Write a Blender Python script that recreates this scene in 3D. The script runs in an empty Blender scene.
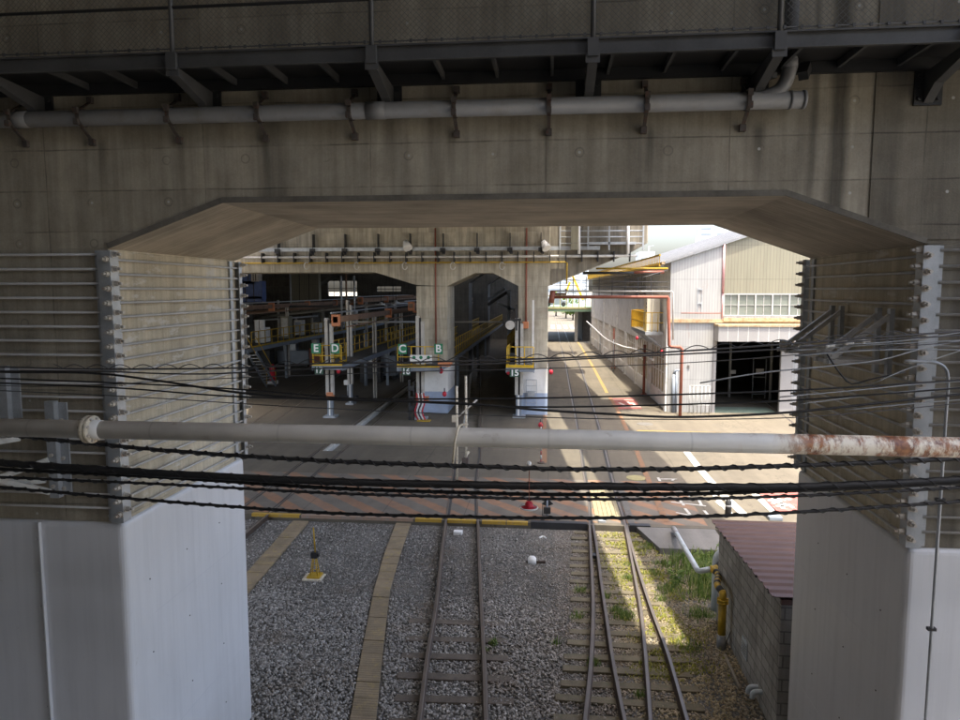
import bpy, math, random
import numpy as np
from mathutils import Vector

random.seed(7)
RNG = np.random.default_rng(11)
scn = bpy.context.scene
COL = scn.collection
PI = math.pi

# ------------------------------------------------------------------ camera
FPX = 700.0          # focal length in pixels of a 960 px wide picture
CAM_H = 7.0
PITCH = math.atan(70 / FPX)
YAW = math.atan(70 / math.hypot(FPX, 70))
cam_data = bpy.data.cameras.new('camera')
cam_data.sensor_width = 36.0
cam_data.lens = 36.0 * FPX / 960.0
cam_data.clip_start = 0.05
cam_data.clip_end = 4000.0
cam = bpy.data.objects.new('camera', cam_data)
COL.objects.link(cam)
cam.location = (0, 0, CAM_H)
cam.rotation_euler = (PI / 2 - PITCH, 0, YAW)
scn.camera = cam

# ------------------------------------------------------------------ world and sun
SUN = np.array([0.035, -0.225, 1.0])
SUN = SUN / np.linalg.norm(SUN)
elev = math.asin(SUN[2])
world = bpy.data.worlds.new('World')
scn.world = world
world.use_nodes = True
wn = world.node_tree
wn.nodes.clear()
sky = wn.nodes.new('ShaderNodeTexSky')
sky.sky_type = 'NISHITA'
sky.sun_disc = False
sky.sun_elevation = elev
sky.sun_rotation = math.atan2(SUN[0], SUN[1])
sky.air_density = 1.0
sky.dust_density = 6.0
sky.ozone_density = 1.0
bg = wn.nodes.new('ShaderNodeBackground')
bg.inputs['Strength'].default_value = 0.15
wo = wn.nodes.new('ShaderNodeOutputWorld')
wn.links.new(sky.outputs[0], bg.inputs[0])
wn.links.new(bg.outputs[0], wo.inputs[0])
sun_d = bpy.data.lights.new('sun', 'SUN')
sun_d.energy = 2.0
sun_d.angle = math.radians(0.53)
sun_d.color = (1.0, 0.93, 0.80)
sun = bpy.data.objects.new('sun', sun_d)
COL.objects.link(sun)
sun.rotation_euler = Vector(SUN).to_track_quat('Z', 'Y').to_euler()
sun.location = (20, -30, 60)

scn.view_settings.view_transform = 'Standard'
scn.view_settings.look = 'None'
scn.view_settings.gamma = 1.0
scn.view_settings.exposure = 2.32
try:
    scn.view_settings.use_curve_mapping = False
except Exception:
    pass
scn.cycles.max_bounces = 8
scn.cycles.diffuse_bounces = 6
scn.cycles.use_denoising = True

# ------------------------------------------------------------------ survey helpers: picture point -> place in the world
_F = np.array([-math.sin(YAW) * math.cos(PITCH), math.cos(YAW) * math.cos(PITCH), -math.sin(PITCH)])
_R = np.array([math.cos(YAW), math.sin(YAW), 0.0])
_U = np.cross(_R, _F)


def ray(px, py):
    return _F * FPX + _R * (px - 480) + _U * (360 - py)


def G(px, py, z=0.0):
    d = ray(px, py)
    return np.array([0, 0, CAM_H]) + d * (z - CAM_H) / d[2]


def W(px, py, Y):
    d = ray(px, py)
    return np.array([0, 0, CAM_H]) + d * Y / d[1]


def XP(px, py, X):
    d = ray(px, py)
    return np.array([0, 0, CAM_H]) + d * X / d[0]


# ------------------------------------------------------------------ materials
class NB:
    def __init__(self, name, rough=0.8, metal=0.0, spec=None):
        self.m = bpy.data.materials.new(name)
        self.m.use_nodes = True
        self.t = self.m.node_tree
        self.b = self.t.nodes['Principled BSDF']
        self.b.inputs['Roughness'].default_value = rough
        self.b.inputs['Metallic'].default_value = metal
        if spec is not None:
            self.b.inputs['Specular IOR Level'].default_value = spec
        self.pos = self.n('ShaderNodeNewGeometry').outputs['Position']
        s = self.n('ShaderNodeSeparateXYZ', self.pos)
        self.x, self.y, self.z = s.outputs

    def n(self, typ, *ins, **kw):
        nd = self.t.nodes.new(typ)
        for k, v in kw.items():
            setattr(nd, k, v)
        for i, v in enumerate(ins):
            self.put(nd.inputs[i], v)
        return nd

    def put(self, sock, v):
        if v is None:
            return
        if isinstance(v, bpy.types.NodeSocket):
            self.t.links.new(v, sock)
        else:
            if isinstance(v, tuple) and len(v) == 3 and sock.type == 'RGBA':
                v = v + (1.0,)
            sock.default_value = v

    def ma(self, op, a, b=None, c=None, clamp=False):
        nd = self.n('ShaderNodeMath', a, b, c, operation=op)
        nd.use_clamp = clamp
        return nd.outputs[0]

    def mr(self, v, a, b, c=0.0, d=1.0):
        return self.n('ShaderNodeMapRange', v, a, b, c, d).outputs[0]

    def vec(self, x, y, z):
        return self.n('ShaderNodeCombineXYZ', x, y, z).outputs[0]

    def noise(self, vec, scale, detail=4.0, rough=0.55):
        nd = self.t.nodes.new('ShaderNodeTexNoise')
        self.put(nd.inputs['Vector'], vec)
        nd.inputs['Scale'].default_value = scale
        nd.inputs['Detail'].default_value = detail
        nd.inputs['Roughness'].default_value = rough
        return nd.outputs[0]

    def mix(self, fac, a, b, mode='MIX'):
        nd = self.t.nodes.new('ShaderNodeMix')
        nd.data_type = 'RGBA'
        nd.blend_type = mode
        nd.clamp_factor = True
        self.put(nd.inputs[0], fac)
        self.put(nd.inputs[6], a)
        self.put(nd.inputs[7], b)
        return nd.outputs[2]

    def scale_col(self, col, val):
        g = self.n('ShaderNodeCombineColor', val, val, val).outputs[0]
        return self.mix(1.0, col, g, 'MULTIPLY')

    def out(self, col, bump=None, bstr=0.3, bdist=0.02, rough=None):
        self.put(self.b.inputs['Base Color'], col)
        if bump is not None:
            bp = self.t.nodes.new('ShaderNodeBump')
            bp.inputs['Strength'].default_value = bstr
            bp.inputs['Distance'].default_value = bdist
            self.put(bp.inputs['Height'], bump)
            self.t.links.new(bp.outputs[0], self.b.inputs['Normal'])
        if rough is not None:
            self.put(self.b.inputs['Roughness'], rough)
        return self.m


def plain(name, col, rough=0.6, metal=0.0, var=0.25, scale=3.0, grain=0.12, bump=0.0, dirt=None, dirt_amt=0.5, dirt_lo=0.52, dirt_hi=0.7):
    k = NB(name, rough, metal)
    a = k.noise(k.pos, scale, 5)
    g = k.noise(k.pos, scale * 14, 3)
    v = k.ma('ADD', k.mr(a, 0.25, 0.75, 1 - var, 1 + var), k.mr(g, 0.25, 0.75, -grain, grain))
    c = k.scale_col(col, v)
    if dirt:
        d = k.noise(k.pos, scale * 2.3, 7, 0.65)
        c = k.mix(k.mr(d, dirt_lo, dirt_hi, 0, dirt_amt), c, dirt)
    return k.out(c, g if bump else None, bump, 0.01)


def concrete(name, col, pu=1.8, pz=0.9, line=0.35, streak=0.35, var=0.25, dots=False, board=0.0, stains=(), pale=0.0, dark_right=False):
    k = NB(name, 0.88)
    u = k.ma('ADD', k.x, k.y)
    z = k.z
    big = k.noise(k.pos, 0.55, 6, 0.6)
    mid = k.noise(k.pos, 3.2, 6, 0.65)
    grain = k.noise(k.pos, 55, 3, 0.7)
    st = k.noise(k.vec(k.ma('MULTIPLY', u, 3.4), 0.0, k.ma('MULTIPLY', z, 0.28)), 1.0, 6, 0.65)
    st2 = k.noise(k.vec(k.ma('MULTIPLY', u, 14.0), 3.0, k.ma('MULTIPLY', z, 0.6)), 1.0, 4, 0.6)
    v = k.ma('ADD', k.mr(big, 0.3, 0.7, 1 - var, 1 + var), k.mr(mid, 0.3, 0.7, -var * 0.5, var * 0.5))
    v = k.ma('ADD', v, k.mr(grain, 0.2, 0.8, -0.13, 0.13))
    v = k.ma('MULTIPLY', v, k.mr(st, 0.36, 0.62, 1 - streak, 1.0 + streak * 0.12))
    v = k.ma('MULTIPLY', v, k.mr(st2, 0.35, 0.6, 1 - streak * 0.5, 1.03))
    height = grain
    if board > 0:
        bid = k.ma('FLOOR', k.ma('DIVIDE', u, 0.105))
        bn = k.n('ShaderNodeTexWhiteNoise', noise_dimensions='1D')
        k.put(bn.inputs['W'], bid)
        v = k.ma('MULTIPLY', v, k.mr(bn.outputs[0], 0, 1, 1 - board, 1 + board))
        fr = k.ma('PINGPONG', u, 0.0525)
        ln = k.mr(fr, 0.0, 0.004, 0.86, 1.0)
        v = k.ma('MULTIPLY', v, ln)
    if pu:
        wob = k.mr(k.noise(k.pos, 1.7, 2), 0.3, 0.7, -0.006, 0.006)
        fu = k.ma('PINGPONG', k.ma('ADD', u, wob), pu / 2)
        fz = k.ma('PINGPONG', k.ma('ADD', z, wob), pz / 2)
        lu = k.mr(fu, 0.0, 0.010, 1.0, 0.0)
        lz = k.mr(fz, 0.0, 0.012, 1.0, 0.0)
        l = k.ma('MAXIMUM', lu, lz)
        brk = k.mr(k.noise(k.pos, 2.4, 3), 0.40, 0.60, 0.15, 1.0)
        v = k.ma('MULTIPLY', v, k.ma('SUBTRACT', 1.0, k.ma('MULTIPLY', k.ma('MULTIPLY', l, brk), line)))
        cell = k.noise(k.vec(k.ma('FLOOR', k.ma('DIVIDE', k.ma('ADD', u, pu / 2), pu)), 0.0, k.ma('FLOOR', k.ma('DIVIDE', z, pz))), 3.7, 0)
        v = k.ma('MULTIPLY', v, k.mr(cell, 0.3, 0.7, 0.9, 1.1))
    for (cx, wd, amt, ztop) in [(q + (99.0,))[:4] for q in stains]:
        wav = k.mr(k.noise(k.vec(cx * 7.0, 0.0, z), 0.7, 4), 0.3, 0.7, -0.035, 0.035)
        d = k.ma('ABSOLUTE', k.ma('SUBTRACT', k.ma('ADD', k.x, wav), cx))
        s = k.ma('MULTIPLY', k.mr(d, wd * 0.3, wd, amt, 0.0), k.mr(z, ztop - 0.12, ztop, 1.0, 0.0))
        if ztop < 50:
            s = k.ma('MULTIPLY', s, k.mr(k.ma('ADD', z, k.mr(mid, 0.3, 0.7, -0.1, 0.1)), ztop - 0.75, ztop - 0.2, 0.0, 1.0))
        v = k.ma('MULTIPLY', v, k.ma('SUBTRACT', 1.0, k.ma('MULTIPLY', s, k.mr(st, 0.3, 0.6, 1.0, 0.75))))
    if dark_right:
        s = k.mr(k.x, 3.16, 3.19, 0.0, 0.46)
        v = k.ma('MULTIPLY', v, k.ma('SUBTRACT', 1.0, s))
    c = k.scale_col(col, v)
    c = k.mix(k.mr(mid, 0.35, 0.7, 0.0, 0.35), c, k.scale_col((col[0] * 0.82, col[1] * 0.90, col[2] * 0.98), v))
    if pale > 0:
        p = k.noise(k.vec(k.ma('MULTIPLY', u, 1.2), 7.0, k.ma('MULTIPLY', z, 3.2)), 1.6, 6, 0.7)
        c = k.mix(k.mr(p, 0.56, 0.63, 0.0, pale), c, (0.62, 0.60, 0.56))
    if dots:
        du = k.ma('PINGPONG', k.ma('ADD', u, 0.31), 0.45)
        dz = k.ma('PINGPONG', k.ma('ADD', z, 0.13), 0.225)
        d = k.ma('SQRT', k.ma('ADD', k.ma('MULTIPLY', du, du), k.ma('MULTIPLY', dz, dz)))
        keep = k.mr(k.noise(k.pos, 1.1, 1), 0.47, 0.49, 0.0, 0.8)
        c = k.mix(k.ma('MULTIPLY', k.mr(d, 0.012, 0.018, 1.0, 0.0), keep), c, (0.55, 0.54, 0.5))
        ring = k.ma('ABSOLUTE', k.ma('SUBTRACT', d, 0.045))
        c = k.mix(k.ma('MULTIPLY', k.mr(ring, 0.0, 0.012, 0.5, 0.0), k.mr(k.noise(k.pos, 1.6, 1), 0.5, 0.55)), c, (0.1, 0.09, 0.08))
    return k.out(c, height, 0.35, 0.006)


def soffit_mat(name, col):
    k = NB(name, 0.85)
    bid = k.ma('FLOOR', k.ma('DIVIDE', k.y, 0.11))
    bn = k.n('ShaderNodeTexWhiteNoise', noise_dimensions='1D')
    k.put(bn.inputs['W'], bid)
    v = k.mr(bn.outputs[0], 0, 1, 0.90, 1.07)
    fr = k.ma('PINGPONG', k.y, 0.055)
    v = k.ma('MULTIPLY', v, k.mr(fr, 0, 0.006, 0.6, 1.0))
    gr = k.noise(k.vec(k.ma('MULTIPLY', k.x, 0.9), k.ma('MULTIPLY', k.y, 16.0), k.z), 1.5, 6, 0.65)
    v = k.ma('MULTIPLY', v, k.mr(gr, 0.3, 0.7, 0.84, 1.1))
    bl = k.noise(k.pos, 1.3, 5, 0.6)
    v = k.ma('MULTIPLY', v, k.mr(bl, 0.3, 0.65, 0.68, 1.1))
    return k.out(k.scale_col(col, v), gr, 0.25, 0.01)


def wood_or_gravel(name, a, b, scale, rough=0.95):
    k = NB(name, rough)
    n1 = k.noise(k.pos, scale, 7, 0.7)
    n2 = k.noise(k.pos, 0.7, 4)
    c = k.mix(k.mr(n1, 0.35, 0.65), a, b)
    c = k.scale_col(c, k.mr(n2, 0.3, 0.7, 0.8, 1.2))
    return k.out(c, n1, 0.6, 0.02)


def ground_mat(name, col, crack=True, seam=5.0, var=0.16):
    k = NB(name, 0.9)
    a = k.noise(k.pos, 0.22, 6, 0.62)
    b = k.noise(k.pos, 1.7, 6, 0.65)
    g = k.noise(k.pos, 26, 4, 0.7)
    lon = k.noise(k.vec(k.ma('MULTIPLY', k.x, 2.2), k.ma('MULTIPLY', k.y, 0.16), 0.0), 1.0, 5, 0.6)
    v = k.ma('ADD', k.mr(a, 0.3, 0.7, 1 - var, 1 + var), k.mr(b, 0.3, 0.7, -var * 0.6, var * 0.6))
    v = k.ma('ADD', v, k.mr(g, 0.25, 0.75, -0.12, 0.12))
    v = k.ma('MULTIPLY', v, k.mr(lon, 0.3, 0.68, 1.06, 0.82))
    if seam:
        fx = k.ma('PINGPONG', k.ma('ADD', k.x, k.mr(k.noise(k.pos, 0.8, 3), 0.3, 0.7, -0.03, 0.03)), seam / 2)
        fy = k.ma('PINGPONG', k.ma('ADD', k.y, k.mr(k.noise(k.pos, 0.9, 3), 0.3, 0.7, -0.03, 0.03)), seam / 2)
        l = k.ma('MAXIMUM', k.mr(fx, 0.0, 0.03, 1, 0), k.mr(fy, 0.0, 0.03, 1, 0))
        v = k.ma('MULTIPLY', v, k.ma('SUBTRACT', 1.0, k.ma('MULTIPLY', l, 0.4)))
    if crack:
        vo = k.n('ShaderNodeTexVoronoi', None, feature='DISTANCE_TO_EDGE')
        wv = k.n('ShaderNodeVectorMath', k.pos, k.n('ShaderNodeVectorMath', k.n('ShaderNodeTexNoise', k.pos).outputs[1], (0.9, 0.9, 0.9), operation='MULTIPLY').outputs[0], operation='ADD').outputs[0]
        k.put(vo.inputs['Vector'], wv)
        vo.inputs['Scale'].default_value = 0.28
        keep = k.mr(k.noise(k.pos, 0.35, 2), 0.45, 0.55)
        v = k.ma('MULTIPLY', v, k.ma('SUBTRACT', 1.0, k.ma('MULTIPLY', k.mr(vo.outputs[0], 0.0, 0.008, 0.55, 0.0), keep)))
    c = k.scale_col(col, v)
    oil = k.noise(k.vec(k.ma('MULTIPLY', k.x, 1.0), k.ma('MULTIPLY', k.y, 0.4), 5.0), 0.5, 6, 0.7)
    c = k.mix(k.mr(oil, 0.56, 0.72, 0.0, 0.45), c, (0.11, 0.10, 0.09))
    return k.out(c, g, 0.25, 0.01)


def stripe_mat(name):
    k = NB(name, 0.9)
    s = k.ma('FRACT', k.ma('DIVIDE', k.ma('ADD', k.ma('ADD', k.x, k.y), k.mr(k.noise(k.pos, 2.5, 4), 0.3, 0.7, -0.04, 0.04)), 1.28))
    m = k.ma('MULTIPLY', k.mr(s, 0.46, 0.485, 1.0, 0.0), k.mr(s, 0.0, 0.025, 0.0, 1.0))
    wear = k.noise(k.pos, 3.2, 8, 0.7)
    wear2 = k.noise(k.pos, 0.5, 4)
    m = k.ma('MULTIPLY', m, k.mr(wear, 0.44, 0.68, 1.0, 0.5))
    m = k.ma('MULTIPLY', m, k.mr(wear2, 0.35, 0.7, 1.0, 0.55))
    g = k.noise(k.pos, 26, 4, 0.7)
    v = k.ma('ADD', k.mr(k.noise(k.pos, 1.1, 6, 0.65), 0.3, 0.7, 0.78, 1.15), k.mr(g, 0.25, 0.75, -0.13, 0.13))
    c = k.mix(m, (0.15, 0.13, 0.104), (0.29, 0.15, 0.08))
    fx = k.ma('PINGPONG', k.x, 1.3)
    l = k.mr(fx, 0.0, 0.02, 0.5, 0.0)
    c = k.scale_col(c, k.ma('MULTIPLY', v, k.ma('SUBTRACT', 1.0, l)))
    return k.out(c, g, 0.25, 0.01)


def worn_paint(name, col, under=(0.25, 0.23, 0.2), keep=0.6):
    k = NB(name, 0.8)
    w = k.noise(k.pos, 4.5, 8, 0.72)
    c = k.mix(k.mr(w, keep, keep + 0.16, 0.0, 0.85), col, under)
    g = k.noise(k.pos, 20, 3)
    return k.out(k.scale_col(c, k.mr(g, 0.25, 0.75, 0.85, 1.12)))


def block_mat(name):
    k = NB(name, 0.92)
    u = k.ma('ADD', k.x, k.y)
    vv = k.vec(u, k.z, 0.0)
    br = k.n('ShaderNodeTexBrick', vv)
    br.offset = 0.5
    br.inputs['Color1'].default_value = (0.33, 0.31, 0.275, 1)
    br.inputs['Color2'].default_value = (0.43, 0.405, 0.365, 1)
    br.inputs['Mortar'].default_value = (0.20, 0.188, 0.168, 1)
    br.inputs['Scale'].default_value = 1.0
    br.inputs['Mortar Size'].default_value = 0.012
    br.inputs['Brick Width'].default_value = 0.40
    br.inputs['Row Height'].default_value = 0.20
    n1 = k.noise(k.pos, 1.3, 6, 0.65)
    n2 = k.noise(k.pos, 60, 3)
    st = k.noise(k.vec(k.ma('MULTIPLY', u, 4.0), 0.0, k.ma('MULTIPLY', k.z, 0.5)), 1.0, 5)
    v = k.ma('ADD', k.mr(n1, 0.3, 0.7, 0.72, 1.15), k.mr(n2, 0.2, 0.8, -0.14, 0.14))
    v = k.ma('MULTIPLY', v, k.mr(st, 0.35, 0.6, 0.68, 1.05))
    c = k.scale_col(br.outputs[0], v)
    return k.out(c, k.ma('SUBTRACT', k.ma('MULTIPLY', n2, 0.3), br.outputs[1]), 0.5, 0.01)


def plate_mat(name):
    k = NB(name, 0.42)
    u = k.ma('ADD', k.x, k.y)
    a = k.noise(k.pos, 0.7, 5)
    st = k.noise(k.vec(k.ma('MULTIPLY', u, 7.0), 1.0, k.ma('MULTIPLY', k.z, 0.35)), 1.0, 6, 0.65)
    sp = k.noise(k.pos, 9.0, 7, 0.7)
    v = k.ma('MULTIPLY', k.mr(a, 0.3, 0.7, 0.95, 1.04), k.mr(st, 0.30, 0.55, 0.90, 1.0))
    c = k.scale_col((0.66, 0.665, 0.68), v)
    c = k.mix(k.mr(sp, 0.64, 0.72, 0.0, 0.35), c, (0.42, 0.40, 0.36))
    low = k.mr(k.ma('ADD', k.z, k.mr(a, 0.3, 0.7, -0.4, 0.4)), 0.1, 1.1, 0.3, 0.0)
    c = k.mix(low, c, (0.40, 0.37, 0.32))
    return k.out(c, a, 0.12, 0.05, rough=k.mr(sp, 0.3, 0.7, 0.36, 0.52))


def trough_mat(name):
    k = NB(name, 0.92)
    n1 = k.noise(k.pos, 2.2, 6, 0.65)
    n2 = k.noise(k.pos, 40, 3)
    rib = k.mr(k.ma('PINGPONG', k.y, 0.036), 0.004, 0.014, 0.62, 1.0)
    near = k.mr(k.ma('ADD', k.y, k.mr(n1, 0.3, 0.7, -0.4, 0.4)), 15.4, 16.0, 1.0, 0.0)
    v = k.ma('ADD', k.mr(n1, 0.3, 0.7, 0.75, 1.2), k.mr(n2, 0.25, 0.75, -0.12, 0.12))
    v = k.ma('MULTIPLY', v, k.ma('SUBTRACT', 1.0, k.ma('MULTIPLY', near, k.ma('SUBTRACT', 1.0, rib))))
    c = k.scale_col((0.24, 0.185, 0.115), v)
    d = k.noise(k.pos, 5.0, 6, 0.7)
    c = k.mix(k.mr(d, 0.54, 0.68, 0.0, 0.5), c, (0.36, 0.27, 0.09))
    return k.out(c, n2, 0.3, 0.01)


def rusty_pipe_mat(name):
    k = NB(name, 0.5)
    n1 = k.noise(k.pos, 2.5, 4)
    base = k.scale_col((0.66, 0.645, 0.605), k.mr(n1, 0.3, 0.7, 0.85, 1.12))
    pit = k.noise(k.vec(k.ma('MULTIPLY', k.x, 18.0), k.ma('MULTIPLY', k.y, 9.0), k.ma('MULTIPLY', k.z, 9.0)), 1.0, 8, 0.75)
    big = k.noise(k.vec(k.x, 0.0, k.ma('MULTIPLY', k.z, 0.5)), 2.6, 3)
    area = k.mr(k.ma('ADD', k.x, k.mr(big, 0.3, 0.7, -0.25, 0.25)), 1.55, 2.0, 0.0, 1.0)
    thr = k.ma('ADD', k.ma('MULTIPLY', big, 0.55), k.ma('MULTIPLY', pit, 0.75))
    m = k.ma('MULTIPLY', k.mr(thr, 0.575, 0.70), area)
    pale = k.mix(area, base, (0.74, 0.67, 0.55))
    rust = k.mix(k.mr(k.noise(k.pos, 22, 5), 0.35, 0.65), (0.12, 0.035, 0.015), (0.36, 0.14, 0.045))
    spot = k.noise(k.vec(k.ma('MULTIPLY', k.x, 3.0), k.ma('MULTIPLY', k.y, 6.0), k.ma('MULTIPLY', k.z, 6.0)), 1.0, 7, 0.7)
    c = k.mix(m, pale, rust)
    c = k.mix(k.mr(spot, 0.62, 0.72, 0.0, 0.45), c, (0.20, 0.13, 0.08))
    ring = k.ma('PINGPONG', k.x, 0.55)
    c = k.scale_col(c, k.mr(ring, 0.0, 0.012, 0.82, 1.0))
    return k.out(c, pit, 0.15, 0.004)


def corrugated(name, col, pitch=0.12, axis='u', rust=0.0, var=0.12):
    k = NB(name, 0.55)
    u = k.ma('ADD', k.x, k.y)
    fr = k.ma('PINGPONG', u, pitch / 2)
    l = k.mr(fr, 0.0, pitch * 0.12, 0.66, 1.0)
    st = k.noise(k.vec(k.ma('MULTIPLY', u, 2.6), 0.0, k.ma('MULTIPLY', k.z, 0.35)), 1.0, 6, 0.65)
    v = k.ma('MULTIPLY', l, k.mr(st, 0.35, 0.65, 1 - var, 1.05))
    pan = k.ma('PINGPONG', k.z, 0.95)
    v = k.ma('MULTIPLY', v, k.mr(pan, 0.0, 0.03, 0.75, 1.0))
    c = k.scale_col(col, v)
    if rust:
        r = k.noise(k.vec(k.ma('MULTIPLY', u, 1.6), 2.0, k.ma('MULTIPLY', k.z, 0.7)), 1.3, 7, 0.72)
        c = k.mix(k.mr(r, 0.58, 0.72, 0, rust), c, (0.32, 0.16, 0.08))
    return k.out(c, fr, 0.4, 0.03)


def island_mat(name, cols, rough=0.9, extra=None, translucent=0.0):
    k = NB(name, rough)
    geo = k.n('ShaderNodeNewGeometry')
    r = k.n('ShaderNodeValToRGB', geo.outputs['Random Per Island'])
    el = r.color_ramp.elements
    while len(el) < len(cols):
        el.new(0.5)
    for i, c in enumerate(cols):
        el[i].position = i / (len(cols) - 1)
        el[i].color = (*c, 1)
    c = r.outputs[0]
    if extra:
        c = extra(k, c)
    g = k.noise(k.pos, 90, 3)
    c = k.scale_col(c, k.mr(g, 0.25, 0.75, 0.8, 1.2))
    m = k.out(c, None)
    if translucent:
        tr = k.n('ShaderNodeBsdfTranslucent', c)
        mx = k.n('ShaderNodeMixShader', translucent, k.b.outputs[0], tr.outputs[0])
        k.t.links.new(mx.outputs[0], k.t.nodes['Material Output'].inputs['Surface'])
    return m


MT = {}
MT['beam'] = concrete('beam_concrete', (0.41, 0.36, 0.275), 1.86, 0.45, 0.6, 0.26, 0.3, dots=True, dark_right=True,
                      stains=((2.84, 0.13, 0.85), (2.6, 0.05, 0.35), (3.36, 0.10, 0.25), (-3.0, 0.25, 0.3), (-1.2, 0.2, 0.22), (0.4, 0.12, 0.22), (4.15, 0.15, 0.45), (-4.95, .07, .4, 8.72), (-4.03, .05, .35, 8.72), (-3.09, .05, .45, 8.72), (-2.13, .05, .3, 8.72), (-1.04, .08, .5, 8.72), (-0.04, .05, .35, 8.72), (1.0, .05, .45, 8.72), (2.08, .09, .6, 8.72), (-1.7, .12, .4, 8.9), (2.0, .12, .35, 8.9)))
MT['soffit'] = soffit_mat('board_marked_soffit', (0.50, 0.43, 0.33))
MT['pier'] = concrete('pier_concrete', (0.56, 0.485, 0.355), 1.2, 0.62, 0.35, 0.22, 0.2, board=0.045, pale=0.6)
MT['portal'] = concrete('far_portal_concrete', (0.50, 0.445, 0.345), 1.5, 0.6, 0.4, 0.35, 0.22)
MT['shade_dark'] = concrete('shade_darkened_concrete', (0.15, 0.135, 0.11), 1.5, 0.6, 0.4, 0.3, 0.25)  # depot shade put into the colour of the inner concrete
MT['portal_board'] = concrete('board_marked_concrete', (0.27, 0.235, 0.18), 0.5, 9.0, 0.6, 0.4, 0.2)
MT['drip'] = plain('dark_edge', (0.16, 0.145, 0.12), 0.9, 0, 0.4, 2)  # darker strip along the soffit edge
MT['deck'] = plain('deck_concrete', (0.27, 0.25, 0.215), 0.9, 0, 0.2, 0.5)
MT['jacket'] = plate_mat('grey_plate_paint')
MT['seam'] = plain('weld_seam', (0.60, 0.605, 0.62), 0.45, 0, 0.05, 1, 0.02)
MT['galv'] = plain('galvanised_steel', (0.40, 0.42, 0.44), 0.45, 0.35, 0.22, 5.0, 0.08)
MT['rod'] = plain('steel_rod', (0.50, 0.49, 0.47), 0.45, 0.15, 0.15, 6.0, 0.06)
MT['nut'] = plain('rusting_nut', (0.52, 0.49, 0.44), 0.55, 0.3, 0.2, 6.0, 0.1, dirt=(0.30, 0.17, 0.09), dirt_amt=0.6)
MT['dark_steel'] = plain('dark_painted_steel', (0.032, 0.032, 0.033), 0.55, 0.1, 0.25, 4.0, 0.1)
MT['fascia'] = plain('walkway_fascia_steel', (0.085, 0.085, 0.085), 0.5, 0.1, 0.25, 3.0, 0.08)
MT['mesh'] = plain('fence_wire', (0.14, 0.14, 0.135), 0.5, 0.3, 0.1)
MT['pvc'] = plain('grey_plastic_pipe', (0.25, 0.25, 0.255), 0.45, 0, 0.12, 1.5, 0.04, dirt=(0.17, 0.15, 0.12), dirt_amt=0.5)
MT['clamp'] = plain('rusted_clamp', (0.09, 0.075, 0.065), 0.75, 0.1, 0.3, 8, 0.15, dirt=(0.16, 0.05, 0.025), dirt_amt=0.7)
MT['near_pipe'] = rusty_pipe_mat('grey_and_rust_pipe')
MT['flange'] = plain('flaking_cream_flange', (0.62, 0.56, 0.44), 0.6, 0, 0.2, 8, 0.1, dirt=(0.22, 0.11, 0.05), dirt_amt=0.85)
MT['cable'] = plain('black_cable', (0.016, 0.016, 0.017), 0.5, 0, 0.2, 6, 0.1)
MT['wire'] = plain('steel_wire', (0.10, 0.10, 0.105), 0.4, 0.5, 0.2, 6, 0.1)
MT['white_angle'] = plain('white_angle_steel', (0.66, 0.66, 0.62), 0.5, 0, 0.15, 5, 0.05, dirt=(0.35, 0.25, 0.15), dirt_amt=0.4)
MT['slab'] = ground_mat('yard_concrete', (0.122, 0.104, 0.075))
MT['asphalt'] = ground_mat('old_asphalt', (0.16, 0.15, 0.135), False, 0)
MT['ballast_base'] = wood_or_gravel('ballast_bed', (0.04, 0.038, 0.034), (0.20, 0.188, 0.168), 22)
MT['terrain'] = wood_or_gravel('terrain', (0.16, 0.15, 0.12), (0.26, 0.24, 0.2), 2)
MT['stripe'] = stripe_mat('striped_crossing')
MT['yellow_line'] = worn_paint('worn_yellow_paint', (0.42, 0.26, 0.035), keep=0.56)
MT['orange_line'] = worn_paint('worn_orange_paint', (0.23, 0.12, 0.06), (0.13, 0.11, 0.085), keep=0.48)
MT['white_line'] = worn_paint('worn_white_paint', (0.50, 0.485, 0.44), keep=0.53)
MT['faded_line'] = worn_paint('faded_salmon_paint', (0.30, 0.20, 0.14), keep=0.5)
MT['faint_yellow'] = worn_paint('faint_yellow_paint', (0.30, 0.20, 0.055), (0.14, 0.12, 0.085), keep=0.47)
MT['red_paint'] = worn_paint('worn_red_paint', (0.30, 0.085, 0.07), keep=0.52)
MT['rail'] = plain('rusty_rail_side', (0.06, 0.04, 0.028), 0.75, 0.1, 0.25, 3, 0.15)
MT['railhead'] = plain('worn_rail_head', (0.16, 0.132, 0.11), 0.42, 0.4, 0.15, 2, 0.06)
MT['sleeper'] = plain('weathered_sleeper', (0.125, 0.102, 0.078), 0.92, 0, 0.3, 3, 0.2, 0.4, dirt=(0.06, 0.055, 0.05), dirt_amt=0.6)
MT['sleeper_old'] = plain('mossy_sleeper', (0.15, 0.125, 0.08), 0.92, 0, 0.3, 3, 0.2, 0.4, dirt=(0.10, 0.11, 0.05), dirt_amt=0.5)
MT['trough'] = trough_mat('trough_concrete')
MT['pale_conduit'] = plain('trough_concrete', (0.25, 0.225, 0.18), 0.92, 0, 0.2, 2, 0.12, 0.3, dirt=(0.34, 0.26, 0.08), dirt_amt=0.35)
MT['wood'] = plain('crossing_timber', (0.27, 0.225, 0.135), 0.9, 0, 0.25, 4, 0.15)
MT['block'] = block_mat('concrete_block')
MT['red_roof'] = plain('dark_red_sheet', (0.10, 0.052, 0.040), 0.65, 0.1, 0.2, 2, 0.05)
MT['yellow'] = plain('yellow_steel_paint', (0.60, 0.38, 0.02), 0.5, 0, 0.2, 3, 0.08, dirt=(0.22, 0.12, 0.03), dirt_amt=0.35)
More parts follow.
